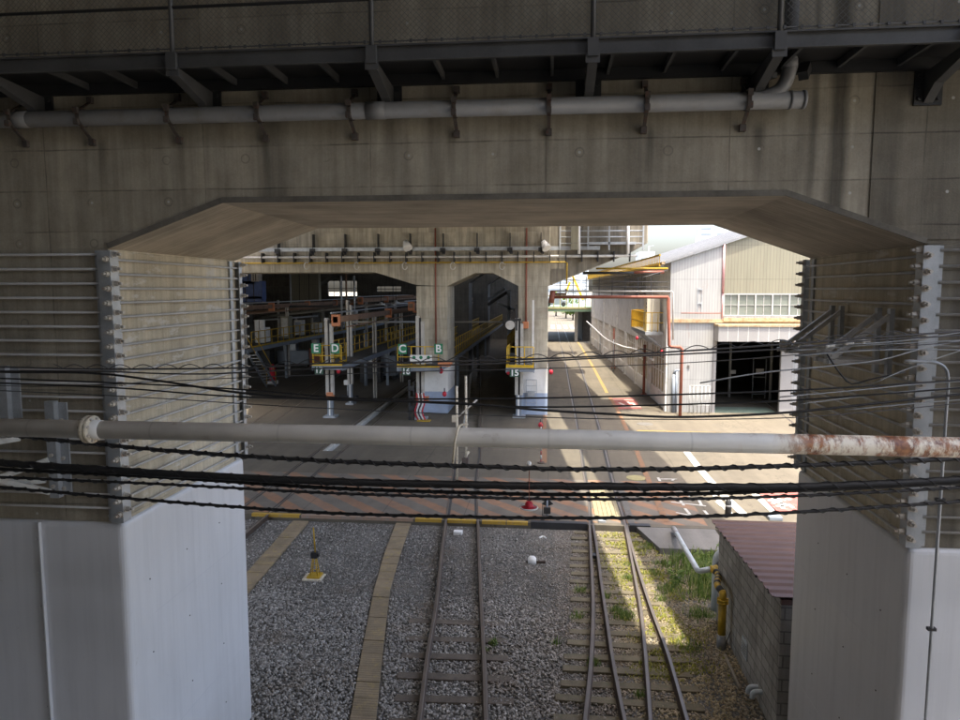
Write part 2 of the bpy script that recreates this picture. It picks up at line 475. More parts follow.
MT['dull_yellow'] = plain('dull_yellow_paint', (0.44, 0.28, 0.02), 0.55, 0, 0.25, 3, 0.1, dirt=(0.15, 0.09, 0.03), dirt_amt=0.5)
MT['black'] = plain('black_paint', (0.02, 0.02, 0.02), 0.6)
MT['pale_pipe'] = plain('pale_grey_pipe', (0.46, 0.50, 0.52), 0.45, 0, 0.12, 3, 0.05)
MT['white'] = plain('white_paint', (0.78, 0.77, 0.74), 0.55, 0, 0.08, 1.5, 0.03, dirt=(0.5, 0.47, 0.4), dirt_amt=0.35)
MT['blue_band'] = plain('pale_blue_paint', (0.35, 0.42, 0.55), 0.55, 0, 0.1, 2, 0.04, dirt=(0.45, 0.45, 0.45), dirt_amt=0.3)
MT['steel_white'] = plain('grey_white_column', (0.50, 0.48, 0.44), 0.55, 0, 0.15, 2, 0.06, dirt=(0.26, 0.2, 0.14), dirt_amt=0.5)
MT['steel_blue'] = plain('blue_grey_steel', (0.22, 0.25, 0.29), 0.5, 0.1, 0.15, 2, 0.06)
MT['brown'] = plain('brown_busbar', (0.24, 0.15, 0.10), 0.6, 0.1, 0.25, 2, 0.08)
MT['orange'] = plain('orange_cap', (0.58, 0.22, 0.10), 0.6, 0, 0.15, 5, 0.08)
MT['red_pipe'] = plain('red_oxide_pipe', (0.26, 0.085, 0.052), 0.55, 0, 0.18, 2, 0.06)
MT['red'] = plain('signal_red', (0.50, 0.02, 0.04), 0.45, 0, 0.1)
MT['green_sign'] = plain('green_sign_face', (0.012, 0.20, 0.09), 0.45, 0, 0.06, 3, 0.03)
MT['dark_sign'] = plain('dark_green_plate', (0.03, 0.085, 0.055), 0.5, 0, 0.08)
MT['letter'] = plain('white_letter', (0.82, 0.83, 0.82), 0.5, 0, 0.03)
MT['floor_dark'] = plain('platform_floor', (0.08, 0.078, 0.072), 0.8, 0, 0.2, 2)
MT['pit'] = plain('inspection_pit', (0.045, 0.043, 0.04), 0.9)
MT['pit_wall'] = plain('painted_pit_wall', (0.50, 0.50, 0.47), 0.7, 0, 0.15, 2, 0.05, dirt=(0.25, 0.24, 0.22), dirt_amt=0.6)
MT['sheet_white'] = corrugated('white_profiled_sheet', (0.375, 0.375, 0.365), 0.16, rust=0.4)
MT['sheet_cream'] = corrugated('cream_profiled_sheet', (0.24, 0.225, 0.16), 0.18, rust=0.12)
MT['side_wall'] = plain('grey_white_render', (0.80, 0.785, 0.76), 0.8, 0, 0.1, 0.6, 0.04, dirt=(0.34, 0.30, 0.25), dirt_amt=0.5)
MT['pilaster'] = plain('pilaster_render', (0.78, 0.77, 0.74), 0.85, 0, 0.12, 1, 0.05, dirt=(0.3, 0.27, 0.22), dirt_amt=0.5)
MT['pane_cream'] = plain('cream_window_pane', (0.34, 0.25, 0.12), 0.35, 0, 0.2, 1.2, 0.05)
MT['pane_pale'] = plain('pale_glazing', (0.72, 0.76, 0.80), 0.3, 0, 0.25, 0.8, 0.05)
MT['frame_white'] = plain('white_window_frame', (0.42, 0.42, 0.40), 0.6)
MT['pane_grey'] = plain('grey_window_pane', (0.17, 0.19, 0.165), 0.2, 0, 0.2, 1.0, 0.04)
MT['roof_white'] = plain('white_roof_sheet', (0.22, 0.225, 0.235), 0.6, 0, 0.08, 0.8, 0.03, dirt=(0.45, 0.44, 0.42), dirt_amt=0.4)
MT['gutter'] = plain('rusty_gutter', (0.42, 0.33, 0.20), 0.7, 0, 0.2, 3, 0.1, dirt=(0.33, 0.12, 0.04), dirt_amt=0.7, dirt_lo=0.48, dirt_hi=0.66)
MT['pink'] = plain('pinkish_white_sheet', (0.30, 0.29, 0.28), 0.6, 0, 0.08, 1, 0.04)
MT['pink_pipe'] = plain('faded_pink_downpipe', (0.52, 0.27, 0.27), 0.6)
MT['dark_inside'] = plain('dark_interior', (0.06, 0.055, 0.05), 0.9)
MT['green_floor'] = plain('pale_green_floor', (0.14, 0.19, 0.155), 0.6, 0, 0.2, 1)
MT['amber_panel'] = plain('amber_panel', (0.75, 0.40, 0.02), 0.5)
MT['ac'] = plain('ivory_cabinet', (0.74, 0.68, 0.56), 0.5, 0, 0.04)
MT['grille'] = plain('dark_grille', (0.13, 0.12, 0.11), 0.6)
MT['bridge_green'] = plain('grey_green_girder', (0.18, 0.27, 0.18), 0.6, 0, 0.15, 1)
MT['pale_yellow'] = plain('pale_yellow_steel', (0.36, 0.335, 0.17), 0.55)
MT['pale_steel'] = plain('pale_steel_frame', (0.55, 0.60, 0.66), 0.5)
MT['far_block'] = plain('pale_far_building', (0.50, 0.53, 0.56), 0.7, 0, 0.08, 0.1)
MT['far_window'] = plain('far_window_band', (0.22, 0.26, 0.30), 0.3)
MT['blue_box'] = plain('deep_blue_cabinet', (0.05, 0.10, 0.28), 0.5)
MT['bark'] = plain('bark', (0.09, 0.07, 0.05), 0.9)
MT['leaf'] = island_mat('tree_leaf', [(0.05, 0.10, 0.02), (0.10, 0.17, 0.03), (0.17, 0.23, 0.05)])


def _brownish(k, c):
    n = k.noise(k.pos, 0.9, 4)
    m = k.ma('MULTIPLY', k.mr(k.x, -1.0, 1.0, 0.15, 1.0), k.mr(n, 0.3, 0.65, 0.4, 1.0))
    m = k.ma('MAXIMUM', m, k.mr(k.noise(k.pos, 0.55, 4), 0.53, 0.66, 0.0, 0.7))
    c = k.mix(m, c, k.mix(0.65, c, (0.22, 0.165, 0.11)))
    tan = k.ma('MULTIPLY', k.mr(k.x, 1.2, 1.7, 0.0, 0.6), k.mr(k.noise(k.pos, 1.4, 3), 0.35, 0.6, 0.3, 1.0))  # sunlit strip brightened in the stone colour on the right
    return k.mix(tan, c, (0.46, 0.37, 0.20))


MT['stone'] = island_mat('ballast_stone', [(0.075, 0.071, 0.065), (0.22, 0.208, 0.188), (0.36, 0.341, 0.308), (0.26, 0.247, 0.223), (0.56, 0.535, 0.49)], 0.9, _brownish)
MT['grit'] = island_mat('fine_grit', [(0.09, 0.085, 0.077), (0.20, 0.188, 0.168), (0.28, 0.264, 0.235), (0.42, 0.397, 0.355)], 0.9, _brownish)
MT['grass'] = island_mat('weed_blade', [(0.07, 0.12, 0.02), (0.12, 0.19, 0.035), (0.20, 0.27, 0.06), (0.30, 0.31, 0.11)], 0.7, translucent=0.45)
MT['moss'] = island_mat('moss_blade', [(0.20, 0.21, 0.03), (0.36, 0.34, 0.06), (0.26, 0.28, 0.06)], 0.8, translucent=0.3)


# ------------------------------------------------------------------ mesh building
class MB:
    def __init__(self):
        self.v, self.f, self.s, self.mi = [], [], [], []

    def add(self, vs, fs, smooth=False, mi=0):
        o = len(self.v)
        self.v += [tuple(map(float, p)) for p in vs]
        for q in fs:
            self.f.append([i + o for i in q])
            self.s.append(smooth)
            self.mi.append(mi)
        return self

    def box(self, x0, x1, y0, y1, z0, z1, mi=0):
        x0, x1 = min(x0, x1), max(x0, x1)
        y0, y1 = min(y0, y1), max(y0, y1)
        z0, z1 = min(z0, z1), max(z0, z1)
        vs = [(x0, y0, z0), (x1, y0, z0), (x1, y1, z0), (x0, y1, z0), (x0, y0, z1), (x1, y0, z1), (x1, y1, z1), (x0, y1, z1)]
        return self.add(vs, [(0, 3, 2, 1), (4, 5, 6, 7), (0, 1, 5, 4), (1, 2, 6, 5), (2, 3, 7, 6), (3, 0, 4, 7)], mi=mi)

    def beam(self, a, b, w, h, up=(0, 0, 1), mi=0):
        a, b, up = np.array(a, float), np.array(b, float), np.array(up, float)
        d = b - a
        d /= np.linalg.norm(d)
        s = np.cross(d, up)
        if np.linalg.norm(s) < 1e-6:
            s = np.cross(d, (1, 0, 0))
        s /= np.linalg.norm(s)
        u = np.cross(s, d)
        s, u = s * w / 2, u * h / 2
        vs = [p + q for p in (a, b) for q in (-s - u, s - u, s + u, -s + u)]
        return self.add(vs, [(3, 2, 1, 0), (4, 5, 6, 7), (0, 1, 5, 4), (1, 2, 6, 5), (2, 3, 7, 6), (3, 0, 4, 7)], mi=mi)

    def tube(self, pts, r, n=8, cap=True, mi=0, smooth=True):
        P = [np.array(p, float) for p in pts]
        m = len(P)
        rs = r if hasattr(r, '__len__') else [r] * m
        T = []
        for i in range(m):
            t = P[min(i + 1, m - 1)] - P[max(i - 1, 0)]
            T.append(t / max(np.linalg.norm(t), 1e-9))
        ref = np.array((0, 0, 1.0)) if abs(T[0][2]) < 0.9 else np.array((1.0, 0, 0))
        s = np.cross(T[0], ref)
        s /= np.linalg.norm(s)
        vs, fs = [], []
        for i in range(m):
            s = s - T[i] * (s @ T[i])
            s /= max(np.linalg.norm(s), 1e-9)
            u = np.cross(T[i], s)
            for k in range(n):
                a = 2 * PI * k / n
                vs.append(P[i] + rs[i] * (math.cos(a) * s + math.sin(a) * u))
        for i in range(m - 1):
            for k in range(n):
                k2 = (k + 1) % n
                fs.append((i * n + k, i * n + k2, (i + 1) * n + k2, (i + 1) * n + k))
        self.add(vs, fs, smooth, mi)
        if cap:
            o = len(self.v) - len(vs)
            self.f.append([o + k for k in range(n)][::-1])
            self.f.append([o + (m - 1) * n + k for k in range(n)])
            self.s += [False, False]
            self.mi += [mi, mi]
        return self

    def cyl(self, a, b, r, n=12, mi=0):
        return self.tube([a, b], r, n, True, mi)

    def prism(self, poly, ext, mi=0):
        P = [np.array(p, float) for p in poly]
        e = np.array(ext, float)
        n = len(P)
        vs = P + [p + e for p in P]
        fs = [tuple(range(n))[::-1], tuple(range(n, 2 * n))]
        fs += [(i, (i + 1) % n, n + (i + 1) % n, n + i) for i in range(n)]
        return self.add(vs, fs, mi=mi)

    def ellipsoid(self, c, r, nu=14, nv=8, mi=0):
        vs, fs = [], []
        for j in range(nv + 1):
            th = PI * j / nv
            for i in range(nu):
                a = 2 * PI * i / nu
                vs.append((c[0] + r[0] * math.sin(th) * math.cos(a), c[1] + r[1] * math.sin(th) * math.sin(a), c[2] + r[2] * math.cos(th)))
        for j in range(nv):
            for i in range(nu):
                i2 = (i + 1) % nu
                fs.append((j * nu + i, (j + 1) * nu + i, (j + 1) * nu + i2, j * nu + i2))
        return self.add(vs, fs, True, mi)

    def build(self, name, mat, parent=None, base=None, bevel=0.0, local=False, segs=2):
        vs = np.array(self.v)
        if local:
            off = np.zeros(3)
        elif parent is not None:
            off = np.array(WLOC[parent.name])
        elif base is not None:
            off = np.array(base, float)
        else:
            lo, hi = vs.min(0), vs.max(0)
            off = np.array([(lo[0] + hi[0]) / 2, (lo[1] + hi[1]) / 2, lo[2]])
        me = bpy.data.meshes.new(name)
        me.from_pydata((vs - off).tolist(), [], self.f)
        me.polygons.foreach_set('use_smooth', self.s)
        me.polygons.foreach_set('material_index', self.mi)
        for m in (mat if isinstance(mat, (list, tuple)) else [mat]):
            me.materials.append(MT[m])
        me.update()
        o = bpy.data.objects.new(name, me)
        COL.objects.link(o)
        if parent is not None:
            o.parent = parent
            WLOC[o.name] = off
        else:
            if not local:
                o.location = off
            WLOC[o.name] = off
        if bevel:
            bv = o.modifiers.new('bevel', 'BEVEL')
            bv.width = bevel
            bv.segments = segs
            bv.limit_method = 'ANGLE'
            bv.angle_limit = math.radians(40)
        return o


WLOC = {}


def tag(o, label, cat, group=None, kind=None):
    o['label'] = label
    o['category'] = cat
    if group:
        o['group'] = group
    if kind:
        o['kind'] = kind
    return o


def struct(o):
    o['kind'] = 'structure'
    return o


def thing(name, label, cat, loc=(0, 0, 0), group=None, rz=0.0):
    o = bpy.data.objects.new(name, None)
    o.empty_display_size = 0.2
    COL.objects.link(o)
    o.location = loc
    o.rotation_euler = (0, 0, rz)
    WLOC[o.name] = np.array(loc, float)
    return tag(o, label, cat, group)


def inst(src, loc, parent=None, rot=None):
    """copy of a part (shared mesh) put at a world place under an unrotated thing"""
    o = src.copy()
    COL.objects.link(o)
    o.parent = parent
    off = WLOC[parent.name] if parent is not None else np.zeros(3)
    o.location = Vector(np.array(loc, float) - off)
    if rot is not None:
        o.rotation_euler = rot
    WLOC[o.name] = np.array(loc, float)
    return o


def local_part(mb, name, mat, parent, loc, rot=None, bevel=0):
    """first one of a repeated part: mesh about its own origin"""
    o = mb.build(name, mat, None, base=(0, 0, 0), bevel=bevel)
    o.parent = parent
    off = WLOC[parent.name]
    o.location = Vector(np.array(loc, float) - off)
    if rot is not None:
        o.rotation_euler = rot
    WLOC[o.name] = np.array(loc, float)
    return o


def smooth_path(pts, step=0.12):
    P = [np.array(p, float) for p in pts]
    P = [2 * P[0] - P[1]] + P + [2 * P[-1] - P[-2]]
    out = []
    for i in range(1, len(P) - 2):
        n = max(2, int(np.linalg.norm(P[i + 1] - P[i]) / step))
        for k in range(n):
            t = k / n
            a, b, c, d = P[i - 1:i + 3]
            out.append(0.5 * ((2 * b) + (c - a) * t + (2 * a - 5 * b + 4 * c - d) * t * t + (3 * b - a - 3 * c + d) * t ** 3))
    out.append(P[-2])
    return out


def helix(path, r, pitch, per=8, phase=0.0):
    P = np.array(path)
    seg = np.linalg.norm(np.diff(P, axis=0), axis=1)
    s = np.concatenate([[0], np.cumsum(seg)])
    n = int(s[-1] / pitch * per)
    out = []
    for i in range(n + 1):
        t = s[-1] * i / n
        c = np.array([np.interp(t, s, P[:, k]) for k in range(3)])
        a = 2 * PI * (t + 0.22 * pitch * math.sin(2.3 * t + r * 900) + 0.35 * pitch * math.sin(0.71 * t + r * 400)) / pitch + phase
        out.append(c + np.array([0, r * math.cos(a), r * math.sin(a)]))
    return out


def text_part(txt, name, mat, parent, loc, size, bold=0.02, align='CENTER'):
    cu = bpy.data.curves.new(name, 'FONT')
    cu.body = txt
    cu.size = size
    cu.extrude = 0.004
    cu.offset = bold * size
    cu.align_x = align
    cu.align_y = 'CENTER'
    cu.materials.append(MT[mat])
    tmp = bpy.data.objects.new(name + '_curve', cu)
    COL.objects.link(tmp)
    bpy.context.view_layer.update()
    me = bpy.data.meshes.new_from_object(tmp.evaluated_get(bpy.context.evaluated_depsgraph_get()))
    bpy.data.objects.remove(tmp)
    o = bpy.data.objects.new(name, me)
    COL.objects.link(o)
    o.parent = parent
    o.location = Vector(np.array(loc, float) - WLOC[parent.name])
    o.rotation_euler = (PI / 2, 0, 0)
    return o


exec_order = []

# ================================================================== SETTING: ground, road, decks
def flat(name, polys, mat, z):
    mb = MB()
    for p in polys:
        mb.add([(x, y, z) for x, y in p], [tuple(range(len(p)))])
    return struct(mb.build(name, mat))


def line_fit(a, b):
    k = (b[0] - a[0]) / (b[1] - a[1])
    return lambda Y: a[0] + k * (Y - a[1])


flat('terrain', [[(-1500, -600), (1500, -600), (1500, 2500), (-1500, 2500)]], 'terrain', -0.24)
flat('ballast_bed', [[(-14, -4), (14, -4), (14, 20.7), (-14, 20.7)]], 'ballast_base', -0.18)

YS = 20.6    # front edge of the paved yard
lA = line_fit(G(287, 474), G(329, 442.6))          # left rail of the second road from the pier
lC = line_fit((-3.54, 25.12), (-4.42, 34.0))        # left rail of the middle track
pA0 = lambda Y: lA(Y) + 0.14
pA1 = lambda Y: lA(Y) + 0.96
pC0 = lambda Y: lC(Y) + 0.14
pC1 = lambda Y: lC(Y) + 0.96
sl = MB()


def slab_piece(y0, y1, l, r):
    l = l if callable(l) else (lambda Y, q=l: q)
    r = r if callable(r) else (lambda Y, q=r: q)
    sl.prism([(l(y0), y0, -0.235), (r(y0), y0, -0.235), (r(y1), y1, -0.235), (l(y1), y1, -0.235)], (0, 0, 0.235))


YA, YC, YE = G(330, 451)[1], G(470, 437)[1], 88.0
slab_piece(YS, YA, -70, 60)
slab_piece(YA, YC, -70, pA0)
slab_piece(YA, YC, pA1, 60)
slab_piece(YC, YE, -70, pA0)
slab_piece(YC, YE, pA1, pC0)
slab_piece(YC, YE, pC1, 60)
slab_piece(YE, 260, -70, 60)
struct(sl.build('yard_pavement', 'slab'))


def pit(l, r, y0, y1):
    q = MB()
    q.add([(l(y0), y0, -1.1), (r(y0), y0, -1.1), (r(y1), y1, -1.1), (l(y1), y1, -1.1)], [(0, 1, 2, 3)], mi=0)
    q.prism([(l(y0) - .1, y0, -1.1), (l(y0) - .002, y0, -1.1), (l(y1) - .002, y1, -1.1), (l(y1) - .1, y1, -1.1)], (0, 0, 1.09), mi=1)
    # painted lining that stands just proud of the trench side
    q.prism([(l(y0) + .002, y0 + .01, -1.09), (l(y0) + .20, y0 + .01, -1.09), (l(y1) + .20, y1 - .01, -1.09), (l(y1) + .002, y1 - .01, -1.09)], (0, 0, 1.06), mi=1)
    struct(q.build('inspection_pit', ['pit', 'pit_wall']))


pit(pA0, pA1, YA, YE)
pit(pC0, pC1, YC, YE)

# striped crossing, asphalt patch, painted edges and lines
flat('striped_crossing', [[(-13, YS + 0.22), (4.75, YS + 0.22), (4.75, 25.6), (-13, 25.6)]], 'stripe', 0.004)
aq = MB().prism([(3.05, 18.9, -0.235), (4.9, 18.9, -0.235), (4.9, YS - .002, -0.235), (2.62, YS - .002, -0.235)], (0, 0, 0.225))
struct(aq.build('asphalt_patch', 'asphalt'))


def edge(x0, x1, mat, d=0.13):
    q = MB().box(x0, x1, YS - 0.004, YS + d, -0.085, 0.012)
    struct(q.build('painted_pavement_edge', mat))


xe = lambda px: G(px, 521)[0]
edge(xe(242), xe(293), 'yellow_line')
edge(xe(414), xe(441), 'yellow_line')
edge(xe(447), xe(476), 'yellow_line')
edge(xe(482), xe(506), 'yellow_line')
edge(xe(507), xe(528), 'yellow_line')
edge(xe(295), xe(412), 'faded_line', 0.12)
q = MB().box(xe(531), xe(587), YS - 0.01, YS + 0.2, -0.18, 0.03)
struct(q.build('dark_pavement_kerb', 'dark_steel'))
q = MB().box(xe(628), xe(648), YS - 0.01, YS + 0.2, -0.18, 0.03)
struct(q.build('dark_pavement_kerb', 'dark_steel'))


def ribbon(name, pts, w, mat, z=0.012, across=None):
    """painted line along ground points"""
    mb = MB()
    P = [np.array(p[:2], float) for p in pts]
    L, Rr = [], []
    for i in range(len(P)):
        t = P[min(i + 1, len(P) - 1)] - P[max(i - 1, 0)]
        t /= np.linalg.norm(t)
        nrm = np.array([-t[1], t[0]])
        L.append(P[i] + nrm * w / 2)
        Rr.append(P[i] - nrm * w / 2)
    for i in range(len(P) - 1):
        mb.add([(*Rr[i], z), (*Rr[i + 1], z), (*L[i + 1], z), (*L[i], z)], [(0, 1, 2, 3)])
    return struct(mb.build(name, mat))


ribbon('yellow_road_line', [G(574, 338), G(580, 345), G(592.6, 366), G(607, 393)], 0.22, 'faint_yellow')
ribbon('orange_road_line', [G(609, 396), G(617, 409), G(635, 447), G(649, 482), G(666, 522)], 0.2, 'orange_line', 0.016)
ribbon('yellow_cross_line', [G(637, 431), G(700, 432.5), G(796, 435)], 0.18, 'yellow_line')
ribbon('orange_platform_line', [(-0.16, 28.0), (-0.22, 39.0)], 0.2, 'orange_line')
ribbon('white_road_line', [G(681, 445), G(702, 472), G(722, 494), G(745, 516)], 0.28, 'white_line', 0.016)
ribbon('white_edge_line', [G(708, 488), G(733, 517)], 0.16, 'white_line', 0.012)
ribbon('white_edge_line', [G(749, 489), G(776, 514)], 0.24, 'white_line', 0.012)
ribbon('white_cross_line', [G(770, 513.5), G(830, 512)], 0.18, 'white_line', 0.020)
for seg in (((671, 502.5), (706, 506.5)), ((678.5, 499), (684, 506)), ((698.5, 500), (701.5, 505.5)), ((676, 513), (690, 516)), ((685, 509), (690, 515)),
            ((704, 511), (708, 515.5)), ((658, 478), (660, 481.5)), ((659, 479.5), (677, 479.5)), ((675, 479), (672, 481)), ((666, 493.5), (705, 492.5)), ((712, 493), (722, 496)), ((688, 494), (690, 497)), ((716, 502), (722, 507))):
    ribbon('white_road_character', [G(*seg[0]), G(*seg[1])], 0.09, 'white_line', 0.020)
rq = [G(756, 491.5), G(812, 491), G(815, 511.5), G(776, 512)]
flat('red_road_panel', [[tuple(p[:2]) for p in rq[::-1]]], 'red_paint', 0.012)
for seg in (((769, 501.5), (774, 499)), ((773, 504), (779, 499)), ((780, 500), (786, 501)), ((777, 503.5), (786, 504)), ((779, 501), (782, 504.5)), ((776, 506.5), (787, 506)), ((782, 504), (783, 509)), ((788, 504.5), (793, 508)), ((786, 498.5), (790, 500.5))):
    ribbon('white_road_character', [G(*seg[0]), G(*seg[1])], 0.13, 'white_line', 0.018)
rq = [G(611, 398.5), G(634, 398), G(642, 409), G(618, 409.5)]
flat('red_road_panel', [[tuple(p[:2]) for p in rq[::-1]]], 'red_paint', 0.012)
for seg in (((613, 400), (634, 400)), ((618, 407), (641, 407)), ((619, 403), (624, 405)), ((627, 402), (631, 404)), ((632, 403), (636, 406))):
    ribbon('white_road_character', [G(*seg[0]), G(*seg[1])], 0.16, 'white_line', 0.018)
for i in range(4):
    ribbon('white_crosswalk_bar', [(0.6 + i * 1.2, 128), (0.6 + i * 1.2, 142)], 0.6, 'white_line')


def disc(name, c, r, mat, label, h=0.012):
    mb = MB().cyl((c[0], c[1], -0.02), (c[0], c[1], h), r, 24)
    tag(mb.build(name, mat), label, 'manhole cover')


MT['iron'] = plain('worn_iron_cover', (0.13, 0.12, 0.105), 0.75, 0.1, 0.2, 8)
MT['yellow_iron'] = plain('yellowed_cover', (0.30, 0.26, 0.12), 0.7, 0.1, 0.3, 6)
disc('manhole_cover', G(645, 424), 0.42, 'iron', 'dark round manhole cover on the sunlit road beside the white shed')
disc('manhole_cover', G(636, 478), 0.36, 'yellow_iron', 'yellowed round manhole cover beside the orange line near the crossing', 0.016)

# ---- viaduct decks overhead: the sun comes through the slot between them
D0, D1 = 7.5, 10.7                      # the near portal, front and back
zD = 14.0
sx, sy = SUN[0] / SUN[2], SUN[1] / SUN[2]
eB = lambda Y: 5.07 + sx * zD - 0.085 * (Y - (25.5 + sy * zD))
gL = lambda Y: 0.55 + sx * zD - 0.088 * (Y - (30.4 + sy * zD))
gR = lambda Y: gL(Y) + 0.86


def deck(name, polys, z0, z1):
    mb = MB()
    for p in polys:
        mb.prism([(x, y, z0) for x, y in p], (0, 0, z1 - z0))
    struct(mb.build(name, 'deck'))


deck('unseen_viaduct_deck', [[(-60, D1), (gL(D1), D1), (gL(39), 39), (-18.3, 39), (-15.9, 33), (-60, 33)],  # left notch opened to let sky light onto the yard
                      [(gR(D1), D1), (eB(D1), D1), (eB(39), 39), (gR(39), 39)],
                      [(-60, 39), (eB(39), 39), (eB(106), 106), (-60, 106)]], zD, zD + 0.3)
deck('unseen_viaduct_deck', [[(-13, -12), (12, -12), (12, -1.2), (-13, -1.2)], [(-13, -1.2), (-1.6, -1.2), (-1.6, 0.5), (-13, 0.5)], [(-13, 0.5), (9.5, 0.5), (9.5, 6.5), (-13, 6.5)], [(-13, 6.5), (4.55, 6.5), (4.55, D0), (-13, D0)]], zD + 0.05, zD + 0.5)  # unseen deck above the camera, its openings cut to let light in
struct(MB().box(-12.6, 16.0, -8.0, -7.4, -0.24, zD + 0.048).box(-12.6, -12.0, -7.4, D0 - 0.01, -0.24, zD + 0.048).build('unseen_shade_wall', 'deck'))  # unseen walls added to darken the near pier and beam fronts

deck('unseen_shade_girder', [[(-15.7, 34), (gL(34) - .3, 34), (gL(37) - .3, 37), (-15.7, 37)], [(gR(34) + .3, 34), (eB(34) - .3, 34), (eB(37) - .3, 37), (gR(37) + .3, 37)]], 10.95, zD - .002)  # unseen blocks added to shade the face of the far portal beam

# ================================================================== NEAR PORTAL
XL, XR = -4.95, 3.76
ZH, ZS = 7.46, 7.95        # haunch spring, flat soffit
XHL, XHR = -3.59, 2.37
prof = [(-12, ZH), (XL, ZH), (XHL, ZS), (XHR, ZS), (XR, ZH), (9.0, ZH), (9.0, zD), (-12, zD)]
mb = MB()
n = len(prof)
fr = [(x, D0, z) for x, z in prof]
bk = [(x, D1, z) for x, z in prof]
mb.add(fr, [tuple(range(n))], mi=0)
mb.add(bk, [tuple(range(n))[::-1]], mi=0)
for i in range(n):
    j = (i + 1) % n
    under = i in (0, 1, 2, 3, 4)
    mb.add([fr[j], fr[i], bk[i], bk[j]], [(0, 1, 2, 3)], mi=1 if under else 0)
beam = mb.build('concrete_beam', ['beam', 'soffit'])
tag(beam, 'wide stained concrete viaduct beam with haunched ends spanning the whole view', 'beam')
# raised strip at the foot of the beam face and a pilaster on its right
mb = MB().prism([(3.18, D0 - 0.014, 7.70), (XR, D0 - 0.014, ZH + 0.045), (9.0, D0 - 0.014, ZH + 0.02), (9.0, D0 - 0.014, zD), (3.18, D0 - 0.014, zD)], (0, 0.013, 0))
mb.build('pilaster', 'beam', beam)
mb = MB()
edge_pts = [(-4.95, ZH + .03), (XHL, ZS + .03), (XHR, ZS + .03), (3.74, ZH + .03)]
for a, b in zip(edge_pts[:-1], edge_pts[1:]):
    mb.beam((a[0], D0 - 0.008, a[1]), (b[0], D0 - 0.008, b[1]), 0.016, 0.06)
mb.build('drip_edge', 'drip', beam)

ROD0 = local_nut = None


